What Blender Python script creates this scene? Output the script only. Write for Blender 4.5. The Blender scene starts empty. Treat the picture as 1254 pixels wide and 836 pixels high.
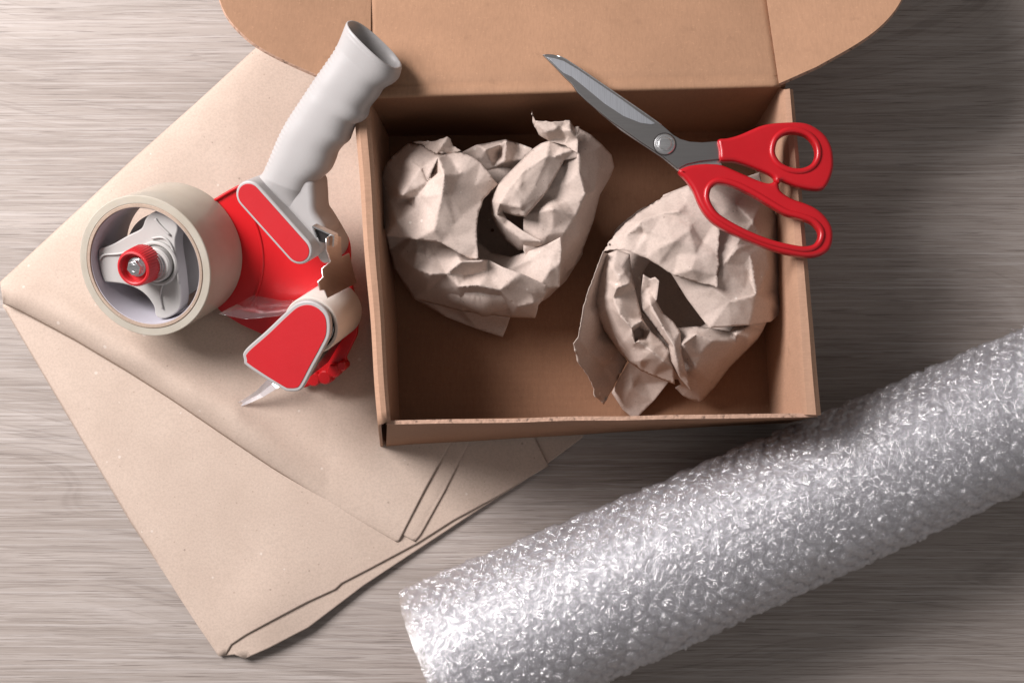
import bpy, math, random
import numpy as np
from mathutils import Vector, Matrix, noise
from mathutils.geometry import delaunay_2d_cdt

random.seed(7); rng = np.random.default_rng(7)
S = bpy.context.scene
COL = S.collection
R = math.radians

# ------------------------------------------------------------------ camera
CAM_H, TILT, FPX = 1.0, R(6.0), 1742.0
cam_d = bpy.data.cameras.new('camera')
cam_d.sensor_width = 36.0; cam_d.lens = 36.0 * FPX / 1254.0
cam_d.clip_start = 0.01; cam_d.clip_end = 50
cam = bpy.data.objects.new('camera', cam_d); COL.objects.link(cam)
cam.location = (0, 0, CAM_H); cam.rotation_euler = (TILT, 0, 0)
cam_d.dof.use_dof = True; cam_d.dof.focus_distance = 0.93; cam_d.dof.aperture_fstop = 18
S.camera = cam
S.render.resolution_x, S.render.resolution_y = 1024, 682

# ------------------------------------------------------------------ world, lamps, exposure
W = bpy.data.worlds.new('World'); S.world = W; W.use_nodes = True
W.node_tree.nodes['Background'].inputs[0].default_value = (1.0, 0.955, 0.94, 1)
W.node_tree.nodes['Background'].inputs[1].default_value = 0.18
def area(name, loc, target, size, power, color):
    l = bpy.data.lights.new(name, 'AREA'); l.shape = 'RECTANGLE'; l.size, l.size_y = size
    l.energy = power; l.color = color
    o = bpy.data.objects.new(name, l); COL.objects.link(o); o.location = loc
    o.rotation_euler = (Vector(target) - Vector(loc)).to_track_quat('-Z', 'Y').to_euler()
    return o
area('key_softbox', (-1.05, 0.68, 1.05), (-0.02, 0.0, 0.0), (0.70, 0.70), 43.0, (1.0, 0.955, 0.955))
area('fill_softbox', (0.9, -1.2, 1.5), (0.0, 0.0, 0.0), (1.2, 0.8), 1.6, (1.0, 0.96, 0.96))
S.view_settings.view_transform = 'Standard'; S.view_settings.look = 'None'
S.view_settings.exposure = 0.0; S.view_settings.gamma = 1.0
S.view_settings.use_curve_mapping = False
try:
    S.cycles.transparent_max_bounces = 24; S.cycles.max_bounces = 10
    S.cycles.use_denoising = True
except Exception: pass

# ------------------------------------------------------------------ geometry helpers
ct, st = math.cos(TILT), math.sin(TILT)
CAM = Vector((0, 0, CAM_H))
def ray(px, py):
    x, y, z = (px - 627) / FPX, -(py - 418) / FPX, -1.0
    return Vector((x, y * ct - z * st, y * st + z * ct))
def P(px, py, z=0.0):
    d = ray(px, py)
    return CAM + d * ((z - CAM_H) / d.z)

class Frame:
    """a tilted working plane: origin, in-plane axes and normal"""
    def __init__(s, O, n):
        s.O = Vector(O); s.n = Vector(n).normalized()
        s.ex = (Vector((1, 0, 0)) - s.n * s.n.x).normalized(); s.ey = s.n.cross(s.ex)
    def uv(s, px, py, w=0.0):
        d = ray(px, py); o = s.O + s.n * w
        p = CAM + d * ((o - CAM).dot(s.n) / d.dot(s.n)) - o
        return (p.dot(s.ex), p.dot(s.ey))
    def at(s, u, v, w=0.0): return s.O + s.ex * u + s.ey * v + s.n * w
    def p(s, px, py, w=0.0):
        u, v = s.uv(px, py, w); return s.at(u, v, w)
    def mat(s, w=0.0):
        o = s.O + s.n * w
        return Matrix(((s.ex.x, s.ey.x, s.n.x, o.x), (s.ex.y, s.ey.y, s.n.y, o.y), (s.ex.z, s.ey.z, s.n.z, o.z), (0, 0, 0, 1)))

def link(name, me, mat=None, parent=None, smooth=False):
    o = bpy.data.objects.new(name, me); COL.objects.link(o)
    if mat and not me.materials: me.materials.append(mat)
    if parent is not None: o.parent = parent
    if smooth: me.shade_smooth()
    return o
def mesh(name, vs, fs, mat=None, parent=None, smooth=False):
    me = bpy.data.meshes.new(name); me.from_pydata([tuple(v) for v in vs], [], [tuple(f) for f in fs]); me.update()
    return link(name, me, mat, parent, smooth)
def tag(o, label=None, cat=None, group=None, kind=None):
    if label: o['label'] = label
    if cat: o['category'] = cat
    if group: o['group'] = group
    if kind: o['kind'] = kind
    return o
def empty(name, loc=(0, 0, 0)):
    """an Empty at the thing's base; children are built in world space, so the offset is undone at the end"""
    o = bpy.data.objects.new(name, None); COL.objects.link(o); o.empty_display_size = 0.02
    EMPTIES.append((o, Vector(loc))); return o
EMPTIES = []
def bevel(o, w, seg=2, ang=35):
    m = o.modifiers.new('bevel', 'BEVEL'); m.width = w; m.segments = seg; m.limit_method = 'ANGLE'; m.angle_limit = R(ang)
    o.data.shade_smooth()
    return o
def autosmooth(o, ang=35):
    o.data.shade_smooth(); o.data.set_sharp_from_angle(angle=R(ang)); return o

def catmull(pts, n=5, closed=True):
    out = []; N = len(pts)
    rg = range(N) if closed else range(N - 1)
    for i in rg:
        g = (lambda k: pts[k % N]) if closed else (lambda k: pts[max(0, min(N - 1, k))])
        p0, p1, p2, p3 = [np.array(g(i + k), float) for k in (-1, 0, 1, 2)]
        for j in range(n):
            t = j / n
            out.append(tuple(0.5 * (2 * p1 + (p2 - p0) * t + (2 * p0 - 5 * p1 + 4 * p2 - p3) * t * t + (3 * p1 - p0 - 3 * p2 + p3) * t ** 3)))
    if not closed: out.append(tuple(pts[-1]))
    return out
def resample(L, n):
    L = [np.array(p) for p in L]; d = [0]
    for i in range(1, len(L)): d.append(d[-1] + np.hypot(*(L[i] - L[i - 1])))
    return [np.array([np.interp(t, d, [p[k] for p in L]) for k in (0, 1)]) for t in np.linspace(0, d[-1], n)]
def inset(loop, d):
    out = []; n = len(loop); s = 1 if area2(loop) > 0 else -1
    for i in range(n):
        a, b = np.array(loop[i - 1]), np.array(loop[(i + 1) % n]); t = (b - a) / max(1e-9, np.hypot(*(b - a))); out.append((loop[i][0] - t[1] * d * s, loop[i][1] + t[0] * d * s))
    return out
def area2(p): return 0.5 * sum(p[i][0] * p[(i + 1) % len(p)][1] - p[(i + 1) % len(p)][0] * p[i][1] for i in range(len(p)))
def rounded(pts, r, n=4):
    """round the corners of a polygon"""
    out = []; N = len(pts)
    for i in range(N):
        a, b, c = [Vector(pts[(i + k) % N][:2]) for k in (-1, 0, 1)]
        d1, d2 = (a - b), (c - b); rr = min(r, d1.length * .45, d2.length * .45)
        s, e = b + d1.normalized() * rr, b + d2.normalized() * rr
        for j in range(n + 1):
            t = j / n; q = s * (1 - t) ** 2 + b * 2 * t * (1 - t) + e * t * t
            out.append((q.x, q.y))
    return out
def plate(name, loops, F, w, thick, bev, mat, parent=None, res=2):
    """a solid slab with a rounded rim, cut from 2D outlines (first the rim, then holes), centred on height w"""
    cu = bpy.data.curves.new(name, 'CURVE'); cu.dimensions = '2D'; cu.fill_mode = 'BOTH'
    cu.extrude = max(thick / 2 - bev, 1e-5); cu.bevel_depth = bev; cu.bevel_resolution = res; cu.offset = -bev
    for k, lp in enumerate(loops):
        a = area2(lp)
        if (a < 0) == (k == 0): lp = lp[::-1]
        s = cu.splines.new('POLY'); s.points.add(len(lp) - 1); s.use_cyclic_u = True
        for i, p in enumerate(lp): s.points[i].co = (p[0], p[1], 0, 1)
    co = bpy.data.objects.new(name + '_tmp', cu); COL.objects.link(co)
    dg = bpy.context.evaluated_depsgraph_get(); dg.update()
    me = bpy.data.meshes.new_from_object(co.evaluated_get(dg))
    bpy.data.objects.remove(co); bpy.data.curves.remove(cu)
    me.name = name; me.materials.clear(); me.transform(F.mat(w))
    o = link(name, me, mat, parent)
    m = o.modifiers.new('weld', 'WELD'); m.merge_threshold = 1e-6
    autosmooth(o, 40)
    m = o.modifiers.new('flat_faces', 'WEIGHTED_NORMAL'); m.weight = 100; m.keep_sharp = True
    return o
def tube(name, pts, r, mat, parent=None, seg=10, closed=False, rz=None):
    pts = [Vector(p) for p in pts]; N = len(pts); vs, fs = [], []
    prev = None
    for i, p in enumerate(pts):
        if closed: t = (pts[(i + 1) % N] - pts[i - 1]).normalized()
        else: t = (pts[min(i + 1, N - 1)] - pts[max(i - 1, 0)]).normalized()
        a = prev if prev is not None else (Vector((0, 0, 1)) if abs(t.z) < .9 else Vector((1, 0, 0)))
        a = (a - t * a.dot(t)).normalized(); prev = a; b = t.cross(a)
        rr = r[i] if hasattr(r, '__len__') else r
        for k in range(seg):
            an = 2 * math.pi * k / seg; vs.append(p + a * (math.cos(an) * rr) + b * (math.sin(an) * rr))
    for i in range(N if closed else N - 1):
        for k in range(seg):
            j = (i + 1) % N
            fs.append((i * seg + k, i * seg + (k + 1) % seg, j * seg + (k + 1) % seg, j * seg + k))
    if not closed: fs += [tuple(range(seg))[::-1], tuple((N - 1) * seg + k for k in range(seg))]
    return mesh(name, vs, fs, mat, parent, True)
def lathe(name, prof, F, cu, cv, mat, parent=None, seg=64, mod=None, sharp=35):
    """prof: (radius, w) pairs turned about the frame's normal; closed ring if first == last"""
    vs, fs = [], []; n = len(prof); ring = prof[0] == prof[-1]
    if ring: prof = prof[:-1]; n -= 1
    for i, (r, w) in enumerate(prof):
        for k in range(seg):
            a = 2 * math.pi * k / seg; rr = r * (mod(a, i) if mod else 1)
            vs.append(F.at(cu + rr * math.cos(a), cv + rr * math.sin(a), w))
    for i in range(n if ring else n - 1):
        j = (i + 1) % n
        for k in range(seg):
            fs.append((i * seg + k, i * seg + (k + 1) % seg, j * seg + (k + 1) % seg, j * seg + k))
    if not ring:
        fs += [tuple(range(seg))[::-1], tuple((n - 1) * seg + k for k in range(seg))]
    o = mesh(name, vs, fs, mat, parent); return autosmooth(o, sharp)

# ------------------------------------------------------------------ materials
def new_mat(name):
    m = bpy.data.materials.new(name); m.use_nodes = True; nt = m.node_tree
    return m, nt, nt.nodes['Principled BSDF']
def N(nt, typ, **kw):
    n = nt.nodes.new(typ)
    for k, v in kw.items():
        if k.startswith('i_'): n.inputs[k[2:].replace('_', ' ')].default_value = v
        else: setattr(n, k, v)
    return n
def ramp(nt, src, stops, interp='LINEAR'):
    r = nt.nodes.new('ShaderNodeValToRGB'); r.color_ramp.interpolation = interp
    e = r.color_ramp.elements
    while len(e) < len(stops): e.new(0.5)
    for i, (p, c) in enumerate(stops):
        e[i].position = p; e[i].color = (*c, 1) if len(c) == 3 else c
    nt.links.new(src, r.inputs[0]); return r
def mixc(nt, fac, a, b, mode='MIX'):
    m = nt.nodes.new('ShaderNodeMix'); m.data_type = 'RGBA'; m.blend_type = mode
    for s, v in ((0, fac), (6, a), (7, b)):
        if hasattr(v, 'links') or hasattr(v, 'is_output'): nt.links.new(v, m.inputs[s])
        else: m.inputs[s].default_value = v if s == 0 else (*v, 1)
    return m.outputs[2]
def coords(nt, scale=(1, 1, 1), rot=(0, 0, 0), loc=(0, 0, 0)):
    tc = nt.nodes.new('ShaderNodeTexCoord'); mp = nt.nodes.new('ShaderNodeMapping')
    mp.inputs['Scale'].default_value = scale; mp.inputs['Rotation'].default_value = rot; mp.inputs['Location'].default_value = loc
    nt.links.new(tc.outputs['Object'], mp.inputs[0]); return mp.outputs[0]
def noise_n(nt, vec, scale, detail=2, rough=.5, dist=0):
    n = N(nt, 'ShaderNodeTexNoise'); n.inputs['Scale'].default_value = scale; n.inputs['Detail'].default_value = detail
    n.inputs['Roughness'].default_value = rough; n.inputs['Distortion'].default_value = dist
    nt.links.new(vec, n.inputs['Vector']); return n.outputs['Fac']
def bump(nt, h, strength, dist, prev=None):
    b = nt.nodes.new('ShaderNodeBump'); b.inputs['Strength'].default_value = strength; b.inputs['Distance'].default_value = dist
    nt.links.new(h, b.inputs['Height'])
    if prev: nt.links.new(prev, b.inputs['Normal'])
    return b.outputs[0]
def math_n(nt, op, a, b=None, c=None):
    m = nt.nodes.new('ShaderNodeMath'); m.operation = op
    for i, v in enumerate((a, b, c)):
        if v is None: continue
        if isinstance(v, (int, float)): m.inputs[i].default_value = v
        else: nt.links.new(v, m.inputs[i])
    return m.outputs[0]

def mat_paper(name, col, col2, fleck=1.0, rough=.78):
    m, nt, b = new_mat(name); v = coords(nt)
    n1 = noise_n(nt, v, 28, 3, .55); base = ramp(nt, n1, [(0.3, col2), (0.7, col)]).outputs[0]
    n2 = noise_n(nt, v, 650, 3, .7)
    base = mixc(nt, math_n(nt, 'MULTIPLY', ramp(nt, n2, [(.38, (1, 1, 1)), (.58, (0, 0, 0))]).outputs[0], .26), base, tuple(c * .62 for c in col2))
    # pulp flecks, dark and pale
    for sc, rad, c, amt, keep in ((150, .13, (.09, .06, .05), .85 * fleck, .16), (260, .17, (.16, .09, .06), .6 * fleck, .30), (120, .16, (.80, .74, .68), .8 * fleck, .22), (330, .2, (.7, .62, .55), .4 * fleck, .4)):
        vo = N(nt, 'ShaderNodeTexVoronoi'); vo.inputs['Scale'].default_value = sc; nt.links.new(v, vo.inputs['Vector'])
        sep = N(nt, 'ShaderNodeSeparateColor'); nt.links.new(vo.outputs['Color'], sep.inputs[0])
        on = math_n(nt, 'LESS_THAN', sep.outputs[0], keep)
        sz = math_n(nt, 'MULTIPLY', sep.outputs[1], rad)
        hit = math_n(nt, 'MULTIPLY', math_n(nt, 'LESS_THAN', vo.outputs['Distance'], sz), on)
        base = mixc(nt, math_n(nt, 'MULTIPLY', hit, amt), base, c)
    nt.links.new(base, b.inputs['Base Color']); b.inputs['Roughness'].default_value = rough
    b.inputs['Specular IOR Level'].default_value = .3
    bm = bump(nt, noise_n(nt, v, 900, 3, .6), .25, .0003)
    bm = bump(nt, noise_n(nt, v, 130, 3, .6), .12, .0008, bm)
    nt.links.new(bm, b.inputs['Normal'])
    return m
def mat_card(name, col, dirn='x'):
    m, nt, b = new_mat(name); v = coords(nt)
    n1 = noise_n(nt, v, 14, 4, .6); base = ramp(nt, n1, [(.3, tuple(c * .88 for c in col)), (.72, tuple(min(1, c * 1.06) for c in col))]).outputs[0]
    vf = coords(nt, (900, 160, 160)) if dirn == 'x' else coords(nt, (160, 900, 160))
    n2 = noise_n(nt, vf, 1, 3, .6)
    base = mixc(nt, math_n(nt, 'MULTIPLY', ramp(nt, n2, [(.35, (1, 1, 1)), (.6, (0, 0, 0))]).outputs[0], .22), base, tuple(c * .6 for c in col))
    n3 = noise_n(nt, v, 520, 3, .7)
    base = mixc(nt, math_n(nt, 'MULTIPLY', ramp(nt, n3, [(.60, (0, 0, 0)), (.72, (1, 1, 1))]).outputs[0], .35), base, tuple(min(1, c * 1.5) for c in col))
    base = mixc(nt, math_n(nt, 'MULTIPLY', ramp(nt, n3, [(.26, (1, 1, 1)), (.34, (0, 0, 0))]).outputs[0], .45), base, tuple(c * .45 for c in col))
    n4 = noise_n(nt, v, 75, 5, .7)
    base = mixc(nt, math_n(nt, 'MULTIPLY', ramp(nt, n4, [(.60, (0, 0, 0)), (.70, (1, 1, 1))]).outputs[0], .30), base, tuple(c * .62 for c in col))
    nt.links.new(base, b.inputs['Base Color']); b.inputs['Roughness'].default_value = .72; b.inputs['Specular IOR Level'].default_value = .3
    # faint flute relief
    wv = N(nt, 'ShaderNodeTexWave'); wv.wave_type = 'BANDS'; wv.bands_direction = 'Y' if dirn == 'x' else 'X'
    wv.inputs['Scale'].default_value = 60; wv.inputs['Distortion'].default_value = .6; nt.links.new(v, wv.inputs['Vector'])
    bm = bump(nt, wv.outputs['Fac'], .10, .0006)
    bm = bump(nt, n3, .22, .0005, bm); bm = bump(nt, noise_n(nt, v, 35, 3), .3, .0015, bm)
    nt.links.new(bm, b.inputs['Normal'])
    return m
def mat_flute(name, col):
    """cut edge of corrugated board"""
    m, nt, b = new_mat(name); v = coords(nt)
    n = noise_n(nt, v, 330, 2, .5)
    base = ramp(nt, n, [(.30, tuple(c * .45 for c in col)), (.40, col), (.75, tuple(min(1, c * 1.3) for c in col))]).outputs[0]
    nt.links.new(base, b.inputs['Base Color']); b.inputs['Roughness'].default_value = .9
    nt.links.new(bump(nt, n, .8, .001), b.inputs['Normal']); return m
def mat_plastic(name, col, rough=.35, ss=0.0, tex=600, bs=.12, var=.03, coat=0.0):
    m, nt, b = new_mat(name); v = coords(nt)
    n = noise_n(nt, v, 22, 4, .6)
    base = ramp(nt, n, [(.3, tuple(c * (1 - var) for c in col)), (.7, tuple(min(1, c * (1 + var)) for c in col))]).outputs[0]
    nt.links.new(base, b.inputs['Base Color'])
    rr = N(nt, 'ShaderNodeMapRange'); rr.inputs[3].default_value = rough - .06; rr.inputs[4].default_value = rough + .1
    nt.links.new(noise_n(nt, v, 60, 5, .7), rr.inputs[0]); nt.links.new(rr.outputs[0], b.inputs['Roughness'])
    b.inputs['Coat Weight'].default_value = coat; b.inputs['Coat Roughness'].default_value = .1
    if ss: b.inputs['Subsurface Weight'].default_value = ss; b.inputs['Subsurface Radius'].default_value = (.004, .003, .003); b.inputs['Subsurface Scale'].default_value = .3
    nt.links.new(bump(nt, noise_n(nt, v, tex, 2), bs, .0003), b.inputs['Normal'])
    return m
def mat_metal(name, col, rough, stretch=(40, 2500, 40), rot=0, amp=.25):
    m, nt, b = new_mat(name); b.inputs['Metallic'].default_value = 1
    v = coords(nt, stretch, (0, 0, rot)); n = noise_n(nt, v, 1, 3, .6)
    base = ramp(nt, n, [(.3, tuple(c * (1 - amp) for c in col)), (.7, tuple(min(1, c * (1 + amp)) for c in col))]).outputs[0]
    nt.links.new(base, b.inputs['Base Color']); b.inputs['Roughness'].default_value = rough
    nt.links.new(bump(nt, n, .12, .0002), b.inputs['Normal']); return m

def mat_wood():
    m, nt, b = new_mat('table_wood_grain')
    tc = N(nt, 'ShaderNodeTexCoord'); v = tc.outputs['Object']
    def warp(sx, sy, loc=(0, 0, 0)):
        mp = N(nt, 'ShaderNodeMapping'); mp.inputs['Scale'].default_value = (sx, sy, 1); mp.inputs['Location'].default_value = loc
        nt.links.new(v, mp.inputs[0]); return mp.outputs[0]
    # height of the growth-ring field: y plus a broad wander, so rings run level and now and then close in arches
    sep = N(nt, 'ShaderNodeSeparateXYZ'); nt.links.new(v, sep.inputs[0])
    big = noise_n(nt, warp(1.6, 6.5, (3.4, 1.3, 0)), 1, 1.5, .4)
    mid = noise_n(nt, warp(5, 26, (1, 7, 0)), 1, 2, .5)
    f = math_n(nt, 'ADD', sep.outputs[1], math_n(nt, 'MULTIPLY', big, .30))
    f = math_n(nt, 'ADD', f, math_n(nt, 'MULTIPLY', mid, .009))
    cx = N(nt, 'ShaderNodeCombineXYZ'); nt.links.new(f, cx.inputs[1]); nt.links.new(math_n(nt, 'MULTIPLY', sep.outputs[0], .02), cx.inputs[0])
    rings = noise_n(nt, cx.outputs[0], 230, 3, .65)
    rings2 = noise_n(nt, cx.outputs[0], 45, 2, .5)
    fib = noise_n(nt, warp(11, 640), 1, 4, .78, .1)
    fib2 = noise_n(nt, warp(6, 420, (5, 5, 0)), 1, 4, .78, .1)
    pores = noise_n(nt, warp(20, 950), 1, 3, .6)
    patchy = noise_n(nt, warp(3, 9, (2, 8, 0)), 1, 2, .5)
    col = ramp(nt, rings2, [(.32, (.325, .278, .248)), (.68, (.42, .368, .335))]).outputs[0]
    col = mixc(nt, math_n(nt, 'MULTIPLY', ramp(nt, rings, [(.36, (1, 1, 1)), (.45, (0, 0, 0))]).outputs[0], .38), col, (.205, .170, .150))
    col = mixc(nt, math_n(nt, 'MULTIPLY', ramp(nt, rings, [(.56, (0, 0, 0)), (.68, (1, 1, 1))]).outputs[0], .30), col, (.48, .435, .41))
    col = mixc(nt, math_n(nt, 'MULTIPLY', ramp(nt, fib, [(.41, (1, 1, 1)), (.48, (0, 0, 0))]).outputs[0], .42), col, (.195, .162, .143))
    col = mixc(nt, math_n(nt, 'MULTIPLY', ramp(nt, fib2, [(.52, (0, 0, 0)), (.585, (1, 1, 1))]).outputs[0], math_n(nt, 'MULTIPLY', patchy, .9)), col, (.53, .485, .46))
    col = mixc(nt, math_n(nt, 'MULTIPLY', ramp(nt, pores, [(.35, (1, 1, 1)), (.40, (0, 0, 0))]).outputs[0], .65), col, (.17, .14, .125))
    nt.links.new(col, b.inputs['Base Color'])
    rg = N(nt, 'ShaderNodeMapRange'); rg.inputs[3].default_value = .5; rg.inputs[4].default_value = .68
    nt.links.new(fib, rg.inputs[0]); nt.links.new(rg.outputs[0], b.inputs['Roughness'])
    b.inputs['Specular IOR Level'].default_value = .22
    bm = bump(nt, fib, .35, .0006); bm = bump(nt, rings, .25, .0008, bm)
    nt.links.new(bm, b.inputs['Normal']); return m

M = dict(
    wood=mat_wood(),
    sheet=mat_paper('kraft_sheet_paper', (.565, .45, .372), (.515, .405, .332), .42),
    wrap=mat_paper('crumpled_kraft_paper', (.61, .50, .44), (.55, .445, .385), .6),
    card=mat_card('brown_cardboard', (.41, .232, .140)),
    card_shaded=mat_card('shaded_cardboard', (.31, .160, .092)),  # same board as the lid, with the box's inner shade put into the colour
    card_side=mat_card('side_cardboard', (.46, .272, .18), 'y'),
    flute=mat_flute('corrugated_edge', (.46, .29, .21)),
    grey=mat_plastic('pale_grey_plastic', (.43, .412, .405), .42, .1),
    hub=mat_plastic('hub_grey_plastic', (.47, .455, .435), .42, .1),
    red=mat_plastic('red_plastic', (.55, .010, .014), .3, 0, 500, .1, .06),
    redlab=mat_plastic('red_label', (.52, .016, .022), .42, 0, 900, .25, .05),
    scred=mat_plastic('red_handle_plastic', (.47, .008, .014), .32, 0, 300, .06, .08, .1),
    dark=mat_plastic('dark_plastic', (.03, .026, .026), .3),
    core=mat_paper('cardboard_core', (.47, .36, .28), (.36, .27, .21), 1.2),
    liner=mat_plastic('white_core_liner', (.50, .48, .53), .6, 0, 800, .2),
    roller=mat_plastic('roller_plastic', (.60, .55, .50), .3, .2),
    chrome=mat_metal('bright_metal', (.86, .86, .87), .30),
    blade=mat_metal('blade_steel', (.33, .32, .315), .38, (60, 1800, 60), R(35), .05),
    ground=mat_metal('ground_steel', (.62, .64, .68), .42, (3500, 60, 60), R(35), .14),
    brace=mat_metal('brown_reflecting_steel', (.74, .68, .64), .30, (40, 1500, 40), 0, .07),
)
def mat_tape():
    m, nt, b = new_mat('clear_tape_roll'); v = coords(nt)
    b.inputs['Base Color'].default_value = (.66, .63, .585, 1)
    b.inputs['Roughness'].default_value = .16; b.inputs['Subsurface Weight'].default_value = .25
    b.inputs['Subsurface Radius'].default_value = (.006, .006, .006); b.inputs['Subsurface Scale'].default_value = .5
    b.inputs['Transmission Weight'].default_value = .30; b.inputs['IOR'].default_value = 1.3
    nt.links.new(ramp(nt, noise_n(nt, v, 45, 3), [(.3, (.60, .545, .455)), (.7, (.68, .63, .54))]).outputs[0], b.inputs['Base Color'])
    nt.links.new(bump(nt, noise_n(nt, v, 200, 2), .05, .0005), b.inputs['Normal'])
    return m
M['tape'] = mat_tape()
def mat_film(name, facing_lo, facing_hi, diff, rough=.10, bs=.5):
    """thin clear film: see-through, with glossy skin and a little haze"""
    m = bpy.data.materials.new(name); m.use_nodes = True; nt = m.node_tree; nt.nodes.clear()
    out = N(nt, 'ShaderNodeOutputMaterial'); tr = N(nt, 'ShaderNodeBsdfTransparent'); gl = N(nt, 'ShaderNodeBsdfGlossy'); df = N(nt, 'ShaderNodeBsdfDiffuse')
    tl = N(nt, 'ShaderNodeBsdfTranslucent'); tl.inputs[0].default_value = (.86, .85, .88, 1)
    tr.inputs[0].default_value = (.97, .97, .98, 1); gl.inputs['Roughness'].default_value = rough; gl.inputs[0].default_value = (1, 1, 1, 1)
    df.inputs[0].default_value = (.93, .91, .94, 1)
    v = coords(nt); nb = bump(nt, noise_n(nt, v, 480, 3, .6, 2.0), bs, .0010)
    nt.links.new(nb, gl.inputs['Normal'])
    lw = N(nt, 'ShaderNodeLayerWeight'); lw.inputs[0].default_value = .35; nt.links.new(nb, lw.inputs['Normal'])
    mr = N(nt, 'ShaderNodeMapRange'); mr.inputs[3].default_value = facing_lo; mr.inputs[4].default_value = facing_hi
    nt.links.new(lw.outputs['Facing'], mr.inputs[0])
    dd = N(nt, 'ShaderNodeMixShader'); dd.inputs[0].default_value = .5; nt.links.new(df.outputs[0], dd.inputs[1]); nt.links.new(tl.outputs[0], dd.inputs[2])
    a = N(nt, 'ShaderNodeMixShader'); a.inputs[0].default_value = diff
    nt.links.new(tr.outputs[0], a.inputs[1]); nt.links.new(dd.outputs[0], a.inputs[2])
    c = N(nt, 'ShaderNodeMixShader'); nt.links.new(mr.outputs[0], c.inputs[0]); nt.links.new(a.outputs[0], c.inputs[1]); nt.links.new(gl.outputs[0], c.inputs[2])
    nt.links.new(c.outputs[0], out.inputs[0]); return m
M['bubble'] = mat_film('bubble_film', .20, .42, .16, .09, .75)
M['film'] = mat_film('flat_film', .38, .5, .14, .24, .7)
M['tail'] = mat_film('tape_tail_film', .10, .5, .45, .2, .06)
def mat_wrapcore():
    m, nt, b = new_mat('rolled_bubble_layers'); v = coords(nt)
    n = noise_n(nt, v, 90, 4, .65); vo = N(nt, 'ShaderNodeTexVoronoi'); vo.inputs['Scale'].default_value = 95; nt.links.new(v, vo.inputs['Vector'])
    h = math_n(nt, 'ADD', n, math_n(nt, 'MULTIPLY', vo.outputs['Distance'], .8))
    base = ramp(nt, h, [(.4, (.82, .79, .85)), (.95, (.91, .88, .97))]).outputs[0]
    nt.links.new(base, b.inputs['Base Color']); b.inputs['Coat Weight'].default_value = .6; b.inputs['Coat Roughness'].default_value = .25; b.inputs['Roughness'].default_value = .34; b.inputs['Specular IOR Level'].default_value = 1.0
    b.inputs['Subsurface Weight'].default_value = .3; b.inputs['Subsurface Scale'].default_value = .6; b.inputs['Subsurface Radius'].default_value = (.01, .01, .01)
    nt.links.new(bump(nt, noise_n(nt, v, 420, 4, .6, 2.5), 1.0, .0012, bump(nt, h, .5, .002)), b.inputs['Normal']); return m
M['wrapcore'] = mat_wrapcore()

# ------------------------------------------------------------------ table
def build_table():
    a, n = 3.0, 2
    vs = [(-a, -a, 0), (a, -a, 0), (a, a, 0), (-a, a, 0), (-a, -a, -.03), (a, -a, -.03), (a, a, -.03), (-a, a, -.03)]
    fs = [(0, 1, 2, 3), (7, 6, 5, 4), (0, 4, 5, 1), (1, 5, 6, 2), (2, 6, 7, 3), (3, 7, 4, 0)]
    t = mesh('table_top', vs, fs, M['wood']); tag(t, kind='structure')
build_table()

# ------------------------------------------------------------------ 2D triangulation helpers
def cdt(pts, edges, kind):
    r = delaunay_2d_cdt([Vector((float(p[0]), float(p[1]))) for p in pts], edges, [], kind, 1e-4)
    return [tuple(v) for v in r[0]], [tuple(f) for f in r[2]], r[3]
def interp(V, T, Z, Q):
    V = np.asarray(V, float); Z = np.asarray(Z, float); Q = np.asarray(Q, float)
    out = np.full(len(Q), np.nan)
    for t in T:
        a, b, c = V[t[0]], V[t[1]], V[t[2]]
        lo, hi = np.minimum(np.minimum(a, b), c) - .01, np.maximum(np.maximum(a, b), c) + .01
        ix = np.nonzero((Q[:, 0] >= lo[0]) & (Q[:, 0] <= hi[0]) & (Q[:, 1] >= lo[1]) & (Q[:, 1] <= hi[1]))[0]
        if not len(ix): continue
        q = Q[ix]; d = (b[0] - a[0]) * (c[1] - a[1]) - (c[0] - a[0]) * (b[1] - a[1])
        if abs(d) < 1e-9: continue
        u = ((q[:, 0] - a[0]) * (c[1] - a[1]) - (c[0] - a[0]) * (q[:, 1] - a[1])) / d
        w = ((b[0] - a[0]) * (q[:, 1] - a[1]) - (q[:, 0] - a[0]) * (b[1] - a[1])) / d
        ok = (u > -1e-3) & (w > -1e-3) & (u + w < 1.002)
        out[ix[ok]] = Z[t[0]] + u[ok] * (Z[t[1]] - Z[t[0]]) + w[ok] * (Z[t[2]] - Z[t[0]])
    bad = np.nonzero(np.isnan(out))[0]
    for i in bad: out[i] = Z[np.argmin(((V - Q[i]) ** 2).sum(1))]
    return out
def inside(poly, Q):
    P_ = np.asarray(poly, float); Q = np.asarray(Q, float); c = np.zeros(len(Q), bool)
    for i in range(len(P_)):
        a, b = P_[i], P_[i - 1]
        k = ((a[1] > Q[:, 1]) != (b[1] > Q[:, 1]))
        with np.errstate(divide='ignore', invalid='ignore'):
            xx = (b[0] - a[0]) * (Q[:, 1] - a[1]) / (b[1] - a[1]) + a[0]
        c ^= k & (Q[:, 0] < xx)
    return c
def segdist(Q, A, B):
    Q = np.asarray(Q, float); A = np.array(A, float); B = np.array(B, float); d = B - A
    t = np.clip(((Q - A) @ d) / (d @ d), 0, 1); return np.hypot(*(Q - (A + t[:, None] * d)).T)
def polydist(Q, L, closed=False):
    d = np.full(len(Q), 1e9); n = len(L)
    for i in range(n if closed else n - 1): d = np.minimum(d, segdist(Q, L[i], L[(i + 1) % n]))
    return d
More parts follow.
